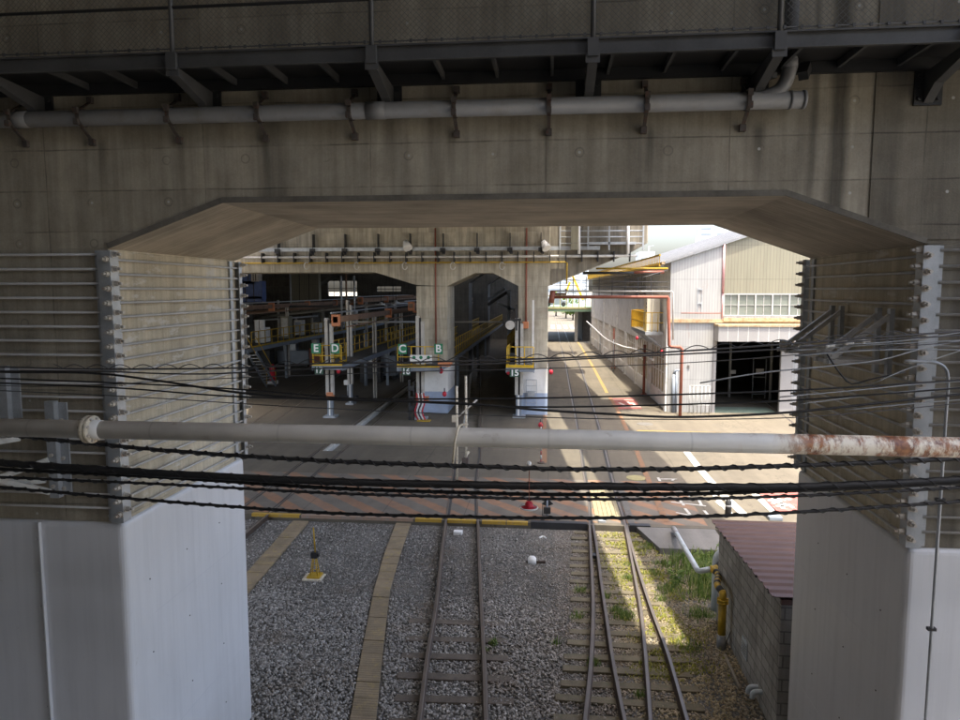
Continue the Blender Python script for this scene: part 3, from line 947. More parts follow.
def build_pier(side):
    s = 1 if side == 'L' else -1           # s: direction from the pier into the opening
    xin = XL if side == 'L' else XR
    zj = 4.30 if side == 'L' else 4.33
    xo = xin - s * 4.0
    lab = ('tall concrete pier with white plated foot whose banded face catches the light' if side == 'L'
           else 'tall concrete pier standing beside the block shed, its grey plated foot in shade')
    t = thing('viaduct_pier', lab, 'pier', ((xin + xo) / 2, (D0 + D1) / 2, -0.2))
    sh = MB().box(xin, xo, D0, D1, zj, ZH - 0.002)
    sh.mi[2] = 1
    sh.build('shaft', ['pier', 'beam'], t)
    jk = MB().box(xin + s * 0.03, xo, D0 - 0.03, D1 + 0.03, -0.24, zj - 0.002).build('steel_jacket', 'jacket', t, bevel=0.07, segs=4)
    # thin weld seams and bolt heads of the jacket
    xf = xin + s * 0.031
    for z in (1.2, 2.95):
        mb = MB().box(xf - s * 0.004, xf + s * 0.0012, D0 + 0.25 + z * 0.1, D1 - 0.3, z, z + 0.006)
        mb.build('weld_seam', 'seam', jk)
    for k, z in enumerate((0.55, 1.5, 2.45, 3.4)):
        for y in (D0 + 0.45, D0 + 1.35, D0 + 2.3):
            MB().cyl((xf - s * 0.01, y, z + 0.05 * (y - D0)), (xf + s * 0.006, y, z + 0.05 * (y - D0)), 0.009, 8).build('bolt_head', 'dark_steel', jk)
    # angle plates on the corners
    off = 0.075
    zt, zb = ZH - 0.02, zj + 0.02
    a = off
    yf, yr = D0 - a, D1 + a
    xc = xin + s * a
    fa = MB()
    fa.box(xc, xc - s * 0.15, yf - 0.012, yf, zb, zt)               # leg facing the camera
    fa.box(xc - s * 0.012, xc, yf + 0.0, yf + 0.13, zb, zt)         # leg facing the opening
    fa = fa.build('corner_angle', 'galv', t)
    ba = MB().box(xin - s * 0.14, xin - s * 0.0, D0 - 0.03, D0 - 0.001, zb, zt)
    ba.box(xin + s * 0.001, xin + s * 0.03, D0 + 0.14, D0 + 0.02, zb, zt)
    ba.build('bearing_plate', 'galv', t)
    ra = MB()
    ra.box(xc - s * 0.012, xc, yr - 0.10, yr, zb, zt)
    ra.box(xin + s * 0.001, xin + s * 0.03, D1 - 0.16, D1 - 0.25, zb, zt)
    ra.box(xc - s * 0.012, xin - s * 0.15, yr - 0.012, yr, zb, zt)
    ra = ra.build('corner_angle', 'galv', t)
    N = 19
    zs = [zb + 0.10 + i * (zt - zb - 0.2) / (N - 1) for i in range(N)]
    dz = (zt - zb - 0.2) / (N - 1)
    ym, xm = D0 - 0.04, xin + s * 0.042
    rod_y = local_part(MB().cyl((0, yf - 0.03, 0), (0, yr + 0.05, 0), 0.0145, 8), 'tie_rod', 'rod', t, (xm, 0, zs[0]))
    rod_x = local_part(MB().cyl((0, 0, 0), (s * -3.9, 0, 0), 0.0145, 8), 'tie_rod', 'rod', t, (xc + s * 0.06, ym, zs[0] + dz * 0.35))

    def nut_mesh(ax):
        ax = np.array(ax, float)
        m = MB()
        m.tube([ax * 0.0, ax * 0.010], 0.039, 12)
        m.tube([ax * 0.010, ax * 0.06], 0.030, 6, smooth=False)
        m.tube([ax * 0.06, ax * 0.10], 0.017, 8)
        return m

    ny = local_part(nut_mesh((0, -1, 0)), 'nut', 'nut', fa, (xm, yf - 0.013, zs[0]))
    nx = local_part(nut_mesh((s, 0, 0)), 'nut', 'nut', fa, (xc + s * 0.001, ym, zs[0] + dz * 0.35))
    nr = local_part(nut_mesh((s, 0, 0)), 'nut', 'nut', ra, (xc + s * 0.001, D1 + 0.04, zs[0] + dz * 0.35))
    for i, z in enumerate(zs[1:]):
        inst(rod_y, (xm, 0, z), t)
        inst(rod_x, (xc + s * 0.06, ym, z + dz * 0.35), t)
        j = random.uniform(-0.006, 0.006)
        rot = (0, random.uniform(0, 1), 0)
        inst(ny, (xm + j, yf - 0.013, z), fa, rot)
        inst(nx, (xc + s * 0.001, ym, z + dz * 0.35), fa, (random.uniform(0, 1), 0, 0))
        inst(nr, (xc + s * 0.001, D1 + 0.04, z + dz * 0.35), ra, (random.uniform(0, 1), 0, 0))
    return t


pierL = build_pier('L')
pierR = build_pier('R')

# cover strip on the left jacket front
mb = MB()
x = W(42, 600, 7.46)[0]
mb.box(x - 0.045, x + 0.045, D0 - 0.042, D0 - 0.0305, -0.2, 4.28)
mb.box(x + 0.03, x + 0.045, D0 - 0.075, D0 - 0.042, -0.2, 4.28)
for z in np.arange(0.3, 4.3, 0.42):
    mb.cyl((x - 0.02, D0 - 0.06, z), (x - 0.02, D0 - 0.042, z), 0.014, 6)
mb.build('cover_strip', 'jacket', pierL)

# conduit on the right pier front
t = thing('conduit', 'thin grey conduit bending off the angle plate and running down the pier front', 'conduit', (4.4, 7.3, 0))
Yc = 7.24
pts = [W(905, 361, Yc), W(930, 362, Yc), W(940, 364, Yc), W(947, 371, Yc), W(948, 385, Yc)]
xk = pts[-1][0]
pts += [np.array([xk, Yc, z]) for z in np.arange(pts[-1][2] - 0.2, -0.2, -0.4)]
MB().tube(smooth_path(pts, 0.05), 0.016, 8).build('pipe', 'galv', t)
for z in (5.5, 4.9, 3.55, 2.2):
    MB().box(xk - 0.04, xk + 0.04, Yc - 0.018, Yc + 0.03, z, z + 0.03).build('clip', 'dark_steel', t)

# triangular cable brackets on the shaded inner face of the right pier
for (pv, pt, kk) in ((8.15, 'grey triangular steel bracket nearest the front edge of the shaded pier face', 0), (9.45, 'dark triangular steel bracket farther back on the shaded pier face', 1)):
    t = thing('cable_bracket', pt, 'bracket', (XR, pv, 5.9), 'triangular brackets on the pier face')
    zt_, zb_ = 6.72, 6.22
    mb = MB()
    for dy in (-0.15, 0.15):
        MB().beam((XR - 0.08, pv + dy, zb_ - 0.15), (XR - 0.08, pv + dy, zt_ + 0.08), 0.07, 0.05).build('upright', 'galv', t)
    for dy in (-0.15, 0.15):
        MB().beam((XR - 0.1, pv + dy, zt_), (XR - 0.72, pv + dy, zb_), 0.05, 0.05).build('brace', 'rod', t)
        MB().beam((XR - 0.1, pv + dy, zb_), (XR - 0.75, pv + dy, zb_), 0.05, 0.05).build('arm', 'rod', t)
    mb = MB().beam((XR - 0.70, pv - 0.22, zb_), (XR - 0.70, pv + 0.22, zb_), 0.05, 0.04)
    mb.build('cross_bar', 'galv', t)
    for dy in (-0.12, 0.0, 0.12):
        MB().cyl((XR - 0.7, pv + dy, zb_ + 0.02), (XR - 0.7, pv + dy, zb_ + 0.12), 0.035, 10).build('insulator', 'steel_white', t)

# bracket on the front face of the left pier
t = thing('cable_bracket', 'galvanised uprights with white angle arms bolted to the front of the lit pier', 'bracket', W(52, 495, 7.3))
Yb = 7.3
for (px0, py0, py1) in ((51, 401, 497), (3, 366, 420)):
    a, b = W(px0, py0, Yb), W(px0 + 3, py1, Yb)
    MB().box(a[0] - 0.055, a[0] + 0.055, Yb - 0.04, Yb + 0.04, b[2], a[2]).box(a[0] + 0.058, a[0] + 0.16, Yb + 0.03, Yb + 0.05, b[2] + 0.02, a[2] - 0.02).build('upright', 'galv', t)
for (p, q2, dyy) in (((50, 492), (-40, 470), -0.1), ((48, 460), (-40, 492), -0.06), ((20, 438), (-40, 448), -0.1), ((46, 480), (-40, 487), -0.02)):
    MB().beam(W(*p, Yb + dyy), W(*q2, Yb + dyy - 0.3), 0.05, 0.06).build('arm', 'white_angle', t)
for (px, py) in ((50, 420), (52, 455), (54, 486), (62, 420), (64, 458), (65, 488)):
    c = W(px, py, Yb - 0.05)
    MB().cyl(c, c - np.array([0, 0.03, 0]), 0.022, 6).build('bolt', 'nut', t)

# ================================================================== WALKWAY on the beam
Y0w, Y1w, Zw = 6.78, 7.49, 9.16
t = thing('inspection_walkway', 'dark steel inspection walkway with wire mesh fence along the top of the beam', 'walkway', (0, 7.1, Zw))
MB().box(-12, 9, Y0w + 0.05, Y1w, Zw + 0.085, Zw + 0.10).build('deck_plate', 'dark_steel', t)
fa = MB().box(-12, 9, Y0w, Y0w + 0.012, Zw, Zw + 0.15)
fa.box(-12, 9, Y0w - 0.035, Y0w, Zw + 0.135, Zw + 0.15)
fa.box(-12, 9, Y0w - 0.035, Y0w, Zw, Zw + 0.012)
fa.build('edge_channel', 'fascia', t)
MB().box(-12, 9, Y1w - 0.05, Y1w - 0.001, Zw - 0.03, Zw + 0.083).build('wall_channel', 'dark_steel', t)
xs_br = [-7.6, -5.62, -3.68, -1.70, 0.37, 2.02, 3.66, 5.6]
jo = None
for i in range(-44, 32):
    xj = i * 0.28
    if min(abs(xj - b) for b in xs_br) < 0.1:
        continue
    if jo is None:
        jo = local_part(MB().box(-0.015, 0.015, Y0w + 0.014, Y1w - 0.052, 0, 0.07), 'joist', 'fascia', t, (xj, 0, Zw + 0.012))
    elif i % 2 == 0:
        inst(jo, (xj, 0, Zw + 0.012), t)
bm = MB()
bm.prism([(-0.045, Y0w - 0.05, 0.0), (-0.045, Y0w - 0.05, -0.07), (-0.045, Y1w - 0.22, -0.20), (-0.045, Y1w - 0.03, -0.34), (-0.045, Y1w - 0.03, -0.045), (-0.045, Y0w + 0.02, -0.001)], (0.09, 0, 0))
bm.box(-0.065, 0.065, Y0w - 0.055, Y0w - 0.051, -0.085, 0.0)
pm = MB().box(-0.13, 0.13, Y1w - 0.028, Y1w, -0.36, 0.0)
for dx in (-0.09, 0.09):
    for dz in (-0.3, -0.2, -0.08):
        pm.cyl((dx, Y1w - 0.05, dz), (dx, Y1w - 0.028, dz), 0.018, 6)
po = MB().cyl((0, Y0w - 0.03, -0.05), (0, Y0w - 0.03, 1.35), 0.024, 10).box(-0.05, 0.05, Y0w - 0.08, Y0w - 0.036, -0.03, 0.13)
bm = local_part(bm, 'bracket', 'fascia', t, (xs_br[0], 0, Zw))
pm = local_part(pm, 'wall_plate', 'dark_steel', t, (xs_br[0], 0, Zw))
po = local_part(po, 'post', 'fascia', t, (xs_br[0], 0, Zw))
for x in xs_br[1:]:
    for src in (bm, pm, po):
        inst(src, (x, 0, Zw), t)
MB().cyl((-12, Y0w - 0.03, Zw + 0.56), (9, Y0w - 0.03, Zw + 0.56), 0.016, 8).cyl((-12, Y0w - 0.03, Zw + 1.3), (9, Y0w - 0.03, Zw + 1.3), 0.02, 8).build('rail', 'dark_steel', t)
cl = MB().cyl((-12, Y0w - 0.03, Zw + 0.175), (9, Y0w - 0.03, Zw + 0.175), 0.006, 6)
for i in range(-80, 62):
    cl.box(i * 0.147 - 0.012, i * 0.147 + 0.012, Y0w - 0.05, Y0w - 0.036, Zw + 0.155, Zw + 0.185)
cl.build('mesh_clip', 'fascia', t)
fm = MB()
pitch, h0, h1 = 0.055, Zw + 0.16, Zw + 1.3
hh = h1 - h0
for i in range(int(-(12 + hh) / pitch), int((9) / pitch)):
    x = i * pitch
    for d in (1, -1):
        a = (x if d > 0 else x + hh, Y0w - 0.03 + 0.002 * d, h0)
        b = (x + hh if d > 0 else x, Y0w - 0.03 + 0.002 * d, h1)
        fm.tube([a, b], 0.0019, 3, False)
fm.build('wire_mesh', 'mesh', t)

# ================================================================== DRAIN PIPE under the walkway
Yp = 7.33
xe0, xe1 = -12.0, W(805, 98, Yp)[0]
zp = W(400, 110, Yp)[2]
t = thing('drain_pipe', 'grey plastic drain pipe clamped along the stained beam below the walkway', 'drain pipe', (xe1, Yp, zp))
MB().cyl((xe0, Yp, zp), (xe1, Yp, zp), 0.083, 20).build('main_pipe', 'pvc', t)
for px in (20, 376, 790, 803):
    x = W(px, 110, Yp)[0]
    wd = 0.20 if px in (20, 376) else 0.03
    MB().cyl((x - wd / 2, Yp, zp), (x + wd / 2, Yp, zp), 0.089, 20).build('coupling', 'pvc', t)
xb = W(789, 80, Yp)[0]
q = MB().tube(smooth_path([(xb - 0.42, Yp, zp + 0.01), (xb - 0.28, Yp, zp + 0.02), (xb - 0.08, Yp, zp + 0.10), (xb, Yp, zp + 0.28), (xb, Yp, zp + 0.45)], 0.04), 0.068, 18)
q.cyl((xb, Yp, zp + 0.3), (xb, Yp, zp + 0.38), 0.076, 18)
q.build('elbow', 'pvc', t)
MB().cyl((xb, Yp, zp + 0.42), (xb, Yp, zD), 0.066, 18).build('riser', 'pvc', t)
c0 = None
for px in (-40, 14, 82, 171, 260, 351, 455, 549, 646, 747):
    x = W(px, 110, Yp)[0]
    if c0 is None:
        m = MB()
        ring = [(0, 0.092 * math.cos(a), 0.092 * math.sin(a)) for a in np.linspace(0, 2 * PI, 21)]
        for a, b in zip(ring[:-1], ring[1:]):
            m.beam(a, b, 0.008, 0.04, up=(1, 0, 0))
        m.beam((0, 0.165, 0.22), (0, -0.02, 0.10), 0.012, 0.035, up=(1, 0, 0))
        m.beam((0, 0.165, -0.22), (0, -0.02, -0.10), 0.012, 0.035, up=(1, 0, 0))
        m.box(-0.03, 0.03, 0.12, 0.168, 0.19, 0.26)
        m.box(-0.03, 0.03, 0.12, 0.168, -0.26, -0.19)
        m.box(-0.025, 0.025, -0.125, -0.09, 0.03, 0.09).box(-0.025, 0.025, -0.125, -0.09, -0.09, -0.03)
        c0 = local_part(m, 'clamp', 'clamp', t, (x, Yp, zp))
    else:
        inst(c0, (x, Yp, zp), t)
t = thing('bracket_lamp', 'short dark bracket lamp beside the upright drain pipe under the walkway', 'lamp', W(767, 78, 7.4))
MB().beam(W(760, 80, 7.42), W(775, 75, 7.2), 0.05, 0.05).build('arm', 'dark_steel', t)
c = W(803, 76, 7.3)
MB().beam(c, c + np.array([0.06, 0.1, 0.12]), 0.09, 0.09).build('lamp_head', 'dark_steel', t)

# ================================================================== NEAR PIPE AND CABLES
Yn = 5.5
zn = W(480, 437.5, Yn)[2]
t = thing('steel_pipe', 'long grey steel pipe crossing the foreground, rusty at one end', 'pipe', (0, Yn, zn))
MB().cyl((-7, Yn, zn), (6, Yn, zn), 0.077, 28).build('pipe_body', 'near_pipe', t)
xf = W(91, 430, Yn)[0]
m = MB()
for dx in (-0.022, 0.012):
    m.cyl((xf + dx - 0.013, Yn, zn), (xf + dx + 0.013, Yn, zn), 0.118, 28)
m = m.build('flange', 'flange', t, bevel=0.003)
b = MB()
for k in range(8):
    a = 2 * PI * (k + .5) / 8
    c = np.array([0, math.cos(a) * 0.098, math.sin(a) * 0.098])
    b.cyl(np.array([xf - 0.055, Yn, zn]) + c, np.array([xf + 0.045, Yn, zn]) + c, 0.012, 6)
b.build('flange_bolt', 'nut', m)
MB().cyl((xf - 0.10, Yn, zn), (xf + 0.10, Yn, zn), 0.081, 24).build('weld_collar', 'near_pipe', t)
# bent rusty stay hooked over the pipe
x = W(458, 437, Yn)[0]
m = MB().tube(smooth_path([(x + 0.07, Yn + 0.05, zn + 0.095), (x + 0.02, Yn - 0.03, zn + 0.10), (x, Yn - 0.095, zn + 0.04), (x - 0.015, Yn - 0.10, zn - 0.04), (x - 0.02, Yn - 0.09, zn - 0.10), (x - 0.035, Yn - 0.05, zn - 0.2)], 0.02), 0.010, 8)
tag(m.build('pipe_hook', 'flange'), 'bent rusty hook over the middle of the foreground pipe', 'hook')


def cable(label, px, Y, r, wrap=0.0, mat='cable', pitch=0.16, wave=None, name='cable', wr=None, group=None, ripple=0.0):
    pts = [W(p[0], p[1], Y) for p in px]
    if px[0][0] <= -50:
        pts.insert(0, pts[0] + (pts[0] - pts[1]) / np.linalg.norm(pts[0] - pts[1]) * 3.5)
    if px[-1][0] >= 1000:
        pts.append(pts[-1] + (pts[-1] - pts[-2]) / np.linalg.norm(pts[-1] - pts[-2]) * 3.5)
    path = smooth_path(pts, 0.10)
    t = thing(name, label, 'cable', path[len(path) // 2], group)
    if ripple:
        path = [p + np.array([0, 0, ripple * math.sin(3.1 * i) + ripple * random.uniform(-1, 1)]) for i, p in enumerate(path)]
    MB().tube(path, r, 8).build('core', mat, t)
    if wrap:
        MB().tube(helix(path, r + (wr or 0.004) * 0.4, pitch, 8), wr or 0.004, 5).build('spiral_wrap', mat, t)
    if wave:
        amp, wl, x0, x1 = wave
        P = np.array(path)
        xs = np.arange(x0, x1, wl / 10)
        wp = [(x, Y - 0.004, np.interp(x, P[:, 0], P[:, 2]) + amp * abs(math.sin(PI * x / wl))) for x in xs]
        MB().tube(wp, 0.0045, 5).build('hanger_wire', mat, t)
    return t


cable('thin cable with looped hanger wire, highest of the cables over the yard', [(-60, 366), (0, 367), (90, 369), (240, 368), (320, 363.5), (400, 362.5), (560, 358), (700, 350), (800, 343), (880, 337), (1010, 328)], 6.6, 0.0085, wave=(0.045, 0.245, -5.0, 3.2), mat='wire')
cable('thin plain cable just below the one with looped hanger wire', [(-60, 370), (0, 371), (90, 371), (200, 374), (330, 368), (480, 364), (600, 358), (780, 349), (860, 341), (1010, 333)], 6.75, 0.0075, mat='wire')
cable('black cable sagging from the lit pier face down to the middle of the yard', [(-60, 370), (0, 372), (90, 373), (160, 381), (234, 392), (320, 399), (457, 403), (540, 410), (610, 414), (680, 417), (780, 413), (880, 403), (1010, 389)], 6.5, 0.0115)
cable('thin cable passing level with the blue painted column bands', [(-60, 381), (0, 383), (118, 388), (245, 397), (400, 399), (540, 398), (660, 395), (780, 391), (870, 386), (1010, 377)], 6.8, 0.0085)
cable('thin cable crossing the feet of the blue banded columns', [(-60, 376), (118, 383), (234, 389), (330, 397), (457, 404), (540, 407), (660, 405), (780, 401), (870, 395), (1010, 384)], 6.9, 0.0085)
cable('black spiral wrapped cable just below the foreground pipe', [(-60, 429), (0, 434), (160, 450), (330, 461), (480, 466.5), (560, 469), (680, 469), (780, 466), (880, 462.5), (1010, 456)], 6.2, 0.019, 1, pitch=0.145, wr=0.008, ripple=0.002)
cable('thickest black cable bundle across the middle of the view', [(-60, 459), (0, 463), (160, 473), (330, 481.5), (480, 485), (560, 486), (680, 487), (780, 487), (880, 484), (1010, 477)], 6.3, 0.036, 1, pitch=0.31, wr=0.005, ripple=0.003)
cable('narrow black cable running tight against the underside of the thick bundle', [(-60, 464), (0, 469), (160, 477), (330, 488), (480, 493), (560, 494.5), (680, 494), (780, 491), (880, 487), (1010, 480)], 6.35, 0.018, 1, pitch=0.12, wr=0.006)
cable('black wrapped cable, second from the lowest across the crossing', [(-60, 473), (0, 477), (160, 484), (330, 493), (480, 497.5), (560, 499), (680, 499), (780, 496.5), (880, 492), (1010, 485)], 6.25, 0.013, 1, pitch=0.14, wr=0.006)
cable('black wrapped cable, lowest of all, along the crossing edge', [(-60, 481), (0, 487), (160, 501), (330, 513), (480, 517), (560, 518), (680, 517), (780, 513), (880, 507), (1010, 498)], 6.15, 0.0145, 1, pitch=0.15, wr=0.006, ripple=0.0015)
cable('very thin wire crossing just under the looped wire and over the letter signs', [(-60, 384), (60, 386), (234, 378), (400, 372), (560, 368), (700, 362), (830, 352), (1010, 338)], 6.95, 0.0045, mat='wire')
cable('very thin wire sagging lowest above the foreground pipe', [(-60, 388), (118, 396), (300, 407), (480, 415), (620, 419), (780, 418), (900, 409), (1010, 398)], 6.85, 0.005, mat='wire')
cable('pale thin cable slanting up to the shaded pier bracket', [(700, 383), (760, 373), (830, 366), (880, 360), (925, 348), (1010, 330)], 7.05, 0.007, mat='galv')
cable('pale thin cable with purple tape in front of the shaded pier', [(780, 397), (860, 390), (920, 384), (1010, 378)], 7.0, 0.006, mat='galv')
cable('drooping black cable hanging from the far bracket on the shaded pier', [(826, 352), (832, 362), (842, 376), (852, 384), (868, 380), (905, 372)], 7.2, 0.008)

for i, (a, b, c, lab) in enumerate((
        ((790, 351), (870, 345), (1010, 338), 'upper pale wire tied to the nearest pier bracket'),
        ((795, 356), (880, 350), (1010, 350), 'second pale wire tied to the nearest pier bracket'),
        ((800, 346), (900, 341), (1010, 325), 'pale wire passing above the nearest pier bracket'),
        ((872, 384), (915, 366), (1010, 334), 'pale wire slanting steeply from the pier edge to the corner of the view'),
        ((800, 404), (900, 392), (1010, 384), 'pale wire crossing the lower part of the shaded pier'),
        ((845, 410), (920, 403), (1010, 396), 'tan wire across the angle plate of the shaded pier'))):
    cable(lab, [a, b, c], 7.08 - i * 0.012, 0.006, mat='galv')
k = W(838, 343, 7.0)
for i, (px, py) in enumerate(((826, 346), (845, 343), (862, 341))):
    c = W(px, py, 7.06)
    tag(MB().ellipsoid(c, (.035, .03, .025), 10, 6).cyl(c + np.array([-.08, 0, -.004]), c + np.array([.08, 0, .004]), .014, 8).build('wire_clamp', 'steel_white'), ('first', 'second', 'third')[i] + ' pale wire clamp from the left on the wires at the nearest pier bracket', 'clamp')

# red lamp shade hanging from the wrapped cable
c = W(529, 505, 6.2)
t = thing('hanging_bell', 'small red bell with white rim hanging from the wrapped cable', 'bell', c)
m = MB()
rr = [(0.002, 0.034), (0.024, 0.032), (0.034, 0.018), (0.037, -0.008), (0.045, -0.014), (0.078, -0.022)]
m.tube([(c[0], c[1], c[2] + z) for r_, z in rr], [r_ for r_, z in rr], 20, False)
m.build('shade', 'red', t)
m = MB()
ring = [(c[0] + 0.078 * math.cos(a), c[1] + 0.078 * math.sin(a), c[2] - 0.023) for a in np.linspace(0, 2 * PI, 33)]
m.tube(ring, 0.007, 6).build('rim', 'letter', t)
MB().cyl((c[0], c[1], c[2] + 0.04), (c[0], c[1], W(529, 464, 6.2)[2]), 0.004, 6).build('hanger', 'red_pipe', t)
k = W(529, 463.5, 6.2)
MB().ellipsoid(k, (0.022, 0.022, 0.024)).build('knob', 'letter', t)

# ================================================================== RAILWAY TRACKS
RAILP = [(-0.055, -0.13), (0.055, -0.13), (0.055, -0.115), (0.012, -0.09), (0.012, -0.04), (0.034, -0.03), (0.034, -0.006), (0.026, 0.0), (-0.026, 0.0), (-0.034, -0.006), (-0.034, -0.03), (-0.012, -0.04), (-0.012, -0.09), (-0.055, -0.115)]


def rail(parent, pts, z=0.0, name='rail', step=0.4):
    P = smooth_path([(p[0], p[1], 0) for p in pts], step)
    P = np.array(P)
    n, m = len(P), len(RAILP)
    vs = []
    for i in range(n):
        tv = P[min(i + 1, n - 1)] - P[max(i - 1, 0)]
        tv /= np.linalg.norm(tv)
        s = np.array([tv[1], -tv[0]])
        for (u, w) in RAILP:
            vs.append((P[i][0] + s[0] * u, P[i][1] + s[1] * u, z + w))
    mb = MB()
    mb.add(vs, [])
    for i in range(n - 1):
        for k in range(m):
            k2 = (k + 1) % m
            mb.f.append([i * m + k, (i + 1) * m + k, (i + 1) * m + k2, i * m + k2])
            mb.s.append(False)
            mb.mi.append(1 if k == 7 or k == 6 or k == 8 else 0)
    mb.f.append(list(range(m))[::-1])
    mb.f.append([(n - 1) * m + k for k in range(m)])
    mb.s += [False, False]
    mb.mi += [0, 0]
    return mb.build(name, ['rail', 'railhead'], parent)


def groove(parent, pts, off, w=0.085, z=0.006, name='flangeway'):
    P = [np.array(p[:2], float) for p in pts]
    mb = MB()
    for a, b in zip(P[:-1], P[1:]):
        d = (b - a) / np.linalg.norm(b - a)
        nrm = np.array([d[1], -d[0]])
        q = [a + nrm * (off - w / 2), a + nrm * (off + w / 2), b + nrm * (off + w / 2), b + nrm * (off - w / 2)]
        mb.add([(*p, z) for p in q], [(0, 1, 2, 3)])
    return mb.build(name, 'pit', parent)


def on_line(pts, Y):
    P = np.array([p[:2] for p in pts])
    o = np.argsort(P[:, 1])
    return np.interp(Y, P[o, 1], P[o, 0])


SLEEPERS = []     # footprints, kept free of stones


def sleeper(src, parent, c, length, w, ang, mat, zt=-0.128):
    SLEEPERS.append((c[0], c[1], length, w, ang))
    m = MB().box(-length / 2, length / 2, -w / 2, w / 2, -0.12, 0)
    o = local_part(m, 'sleeper', mat, parent, (c[0], c[1], zt + random.uniform(-0.012, 0.004)), (random.uniform(-.01, .01), random.uniform(-.012, .012), ang), bevel=0.012)
    return o


# middle track
t = thing('railway_track', 'single track with grey timber sleepers running into the narrow dark bay', 'railway track', (-1.8, 12, -0.18))
pl = [G(393, 905), G(409, 790), G(419, 720), G(428, 650), G(436.5, 600), G(443, 540), G(452, 480)] + [(lC(Y), Y) for Y in (29, 34, 60, 87)]
pr_ = [G(497, 905), G(490, 790), G(486, 720), G(484, 660), G(481, 600), G(478.5, 540), G(477, 480)] + [(lC(Y) + 1.07, Y) for Y in (29, 34, 60, 87)]
pr_ = [(p[0], p[1]) for p in pr_]
pl = [(p[0], p[1]) for p in pl]
pr_[0] = (pr_[0][0], pr_[0][1])
rail(t, pl, 0.008)
rail(t, pr_, 0.008)
pav = [(lC(Y) if Y > 25 else on_line(pl, Y), Y) for Y in (20.7, 25.2, 29, 33)]
groove(t, pav, 0.06)
pav2 = [(on_line(pr_, Y), Y) for Y in (20.7, 25.2, 29, 33)]
groove(t, pav2, -0.06)
Yk = 7.2
while Yk < 14.6:
    c = (on_line(pl, Yk) + on_line(pr_, Yk)) / 2 + random.uniform(-.05, .05)
    sleeper(None, t, (c, Yk), 2.1, 0.21, random.uniform(-.03, .03) + 0.05, 'sleeper')
    Yk += 0.72 + random.uniform(-.03, .03)

# turnout on the right: two stock rails and two switch rails
t = thing('railway_switch', 'rusty railway switch of four rails on close set mossy sleepers', 'railway switch', (1.4, 13, -0.18))
A1 = [G(*p) for p in ((566, 905), (578, 790), (585, 720), (591, 660), (593, 610), (592, 575), (591, 555), (589.5, 521), (588, 500), (583, 470), (577.5, 430), (570, 390), (565, 362))] + [(1.42, 75), (1.42, 88), (1.42, 130), (1.42, 200)]
A2 = [G(*p) for p in ((662, 905), (655, 790), (650.5, 720), (646, 660), (641, 610), (637.5, 590), (631, 555.5), (623.5, 518), (617.6, 500), (610, 470), (600, 430), (588, 390), (579, 362))] + [(2.62, 75), (2.6, 88), (2.55, 130), (2.5, 200)]
B1 = [G(*p) for p in ((668, 905), (642, 790), (625, 720), (613, 660), (605.5, 610), (601, 580), (596.5, 545), (592.5, 522))]
B2 = [G(*p) for p in ((742, 905), (708, 790), (687.5, 720), (667.5, 651.7), (652, 610), (641, 577), (631.5, 545), (626.5, 523))]
r1 = rail(t, A1, 0.008)
r3 = rail(t, A2, 0.008)
rail(t, B1, 0.002, 'switch_rail')
rail(t, B2, 0.002, 'switch_rail')
m = MB()
for (p, q2) in ((G(590.5, 553), G(599, 553)), (G(633, 556), G(637, 556))):
    m.box(p[0] + 0.03, q2[0] - 0.03, p[1] - 0.1, p[1] + 0.1, -0.11, -0.03)
m.build('spacer_block', 'dark_steel', t)
groove(t, [(on_line(A1, Y), Y) for Y in (20.7, 24, 28, 34, 44, 60, 88)], 0.065)
groove(t, [(on_line(A2, Y), Y) for Y in (20.7, 24, 28, 34, 44, 60, 88)], -0.065)
groove(t, [(on_line(A2, Y), Y) for Y in (20.7, 24, 28, 34, 44, 60, 88)], 0.065, 0.03)
Yk = 7.2
while Yk < 20.4:
    xl = on_line(A1, Yk) - 0.5 + random.uniform(-.07, .07)
    xr = (on_line(B2, Yk) if Yk < 20 else on_line(A2, Yk)) + 0.45 + random.uniform(-.07, .07)
    sleeper(None, t, ((xl + xr) / 2, Yk), xr - xl, 0.2, random.uniform(-.03, .03), 'sleeper_old', -0.132)
    Yk += 0.5 + random.uniform(-.03, .03)
# timber boards between the rails at the crossing, and a steel guard plate outside
m = MB()
for i in range(6):
    x0 = on_line(A1, 22) + 0.16 + i * 0.133
    m.box(x0, x0 + 0.122, 21.2, 24.4, 0.005, 0.03 + random.uniform(0, 0.006))
tag(m.build('crossing_boards', 'wood'), 'weathered timber boards between the rails at the striped crossing', 'crossing boards')
m = MB()
x0 = on_line(A2, 20.8) + 0.1
m.prism([(x0, 20.75, 0.012), (x0 + 0.2, 20.75, 0.012), (on_line(A2, 25) + 0.3, 25, 0.012), (on_line(A2, 25) + 0.1, 25, 0.012)], (0, 0, 0.014))
tag(m.build('guard_plate', 'iron'), 'long grey steel plate lying along the outside of the rail at the crossing', 'plate')
m = MB().box(1.52, 1.75, 20.82, 21.02, -0.1, 0.07)
tag(m.build('switch_heater_box', 'galv', None, bevel=0.02), 'small grey box between the rails just before the timber boards', 'box')


def road_track(a, b, y1, label):
    t = thing('railway_track', label, 'railway track', (a(30), 30, 0))
    for f, sgn in ((a, 1), (b, -1)):
        P = [(f(Y), Y) for Y in (17.5, 21, 25, 30, 40, 60, y1)]
        rail(t, P, 0.008)
        groove(t, [(f(Y), Y) for Y in (20.7, 24, 28, YA)], 0.06 * sgn, 0.05)
        groove(t, [(f(Y), Y) for Y in (20.7, 24, 28, YA)], -0.055 * sgn, 0.03)


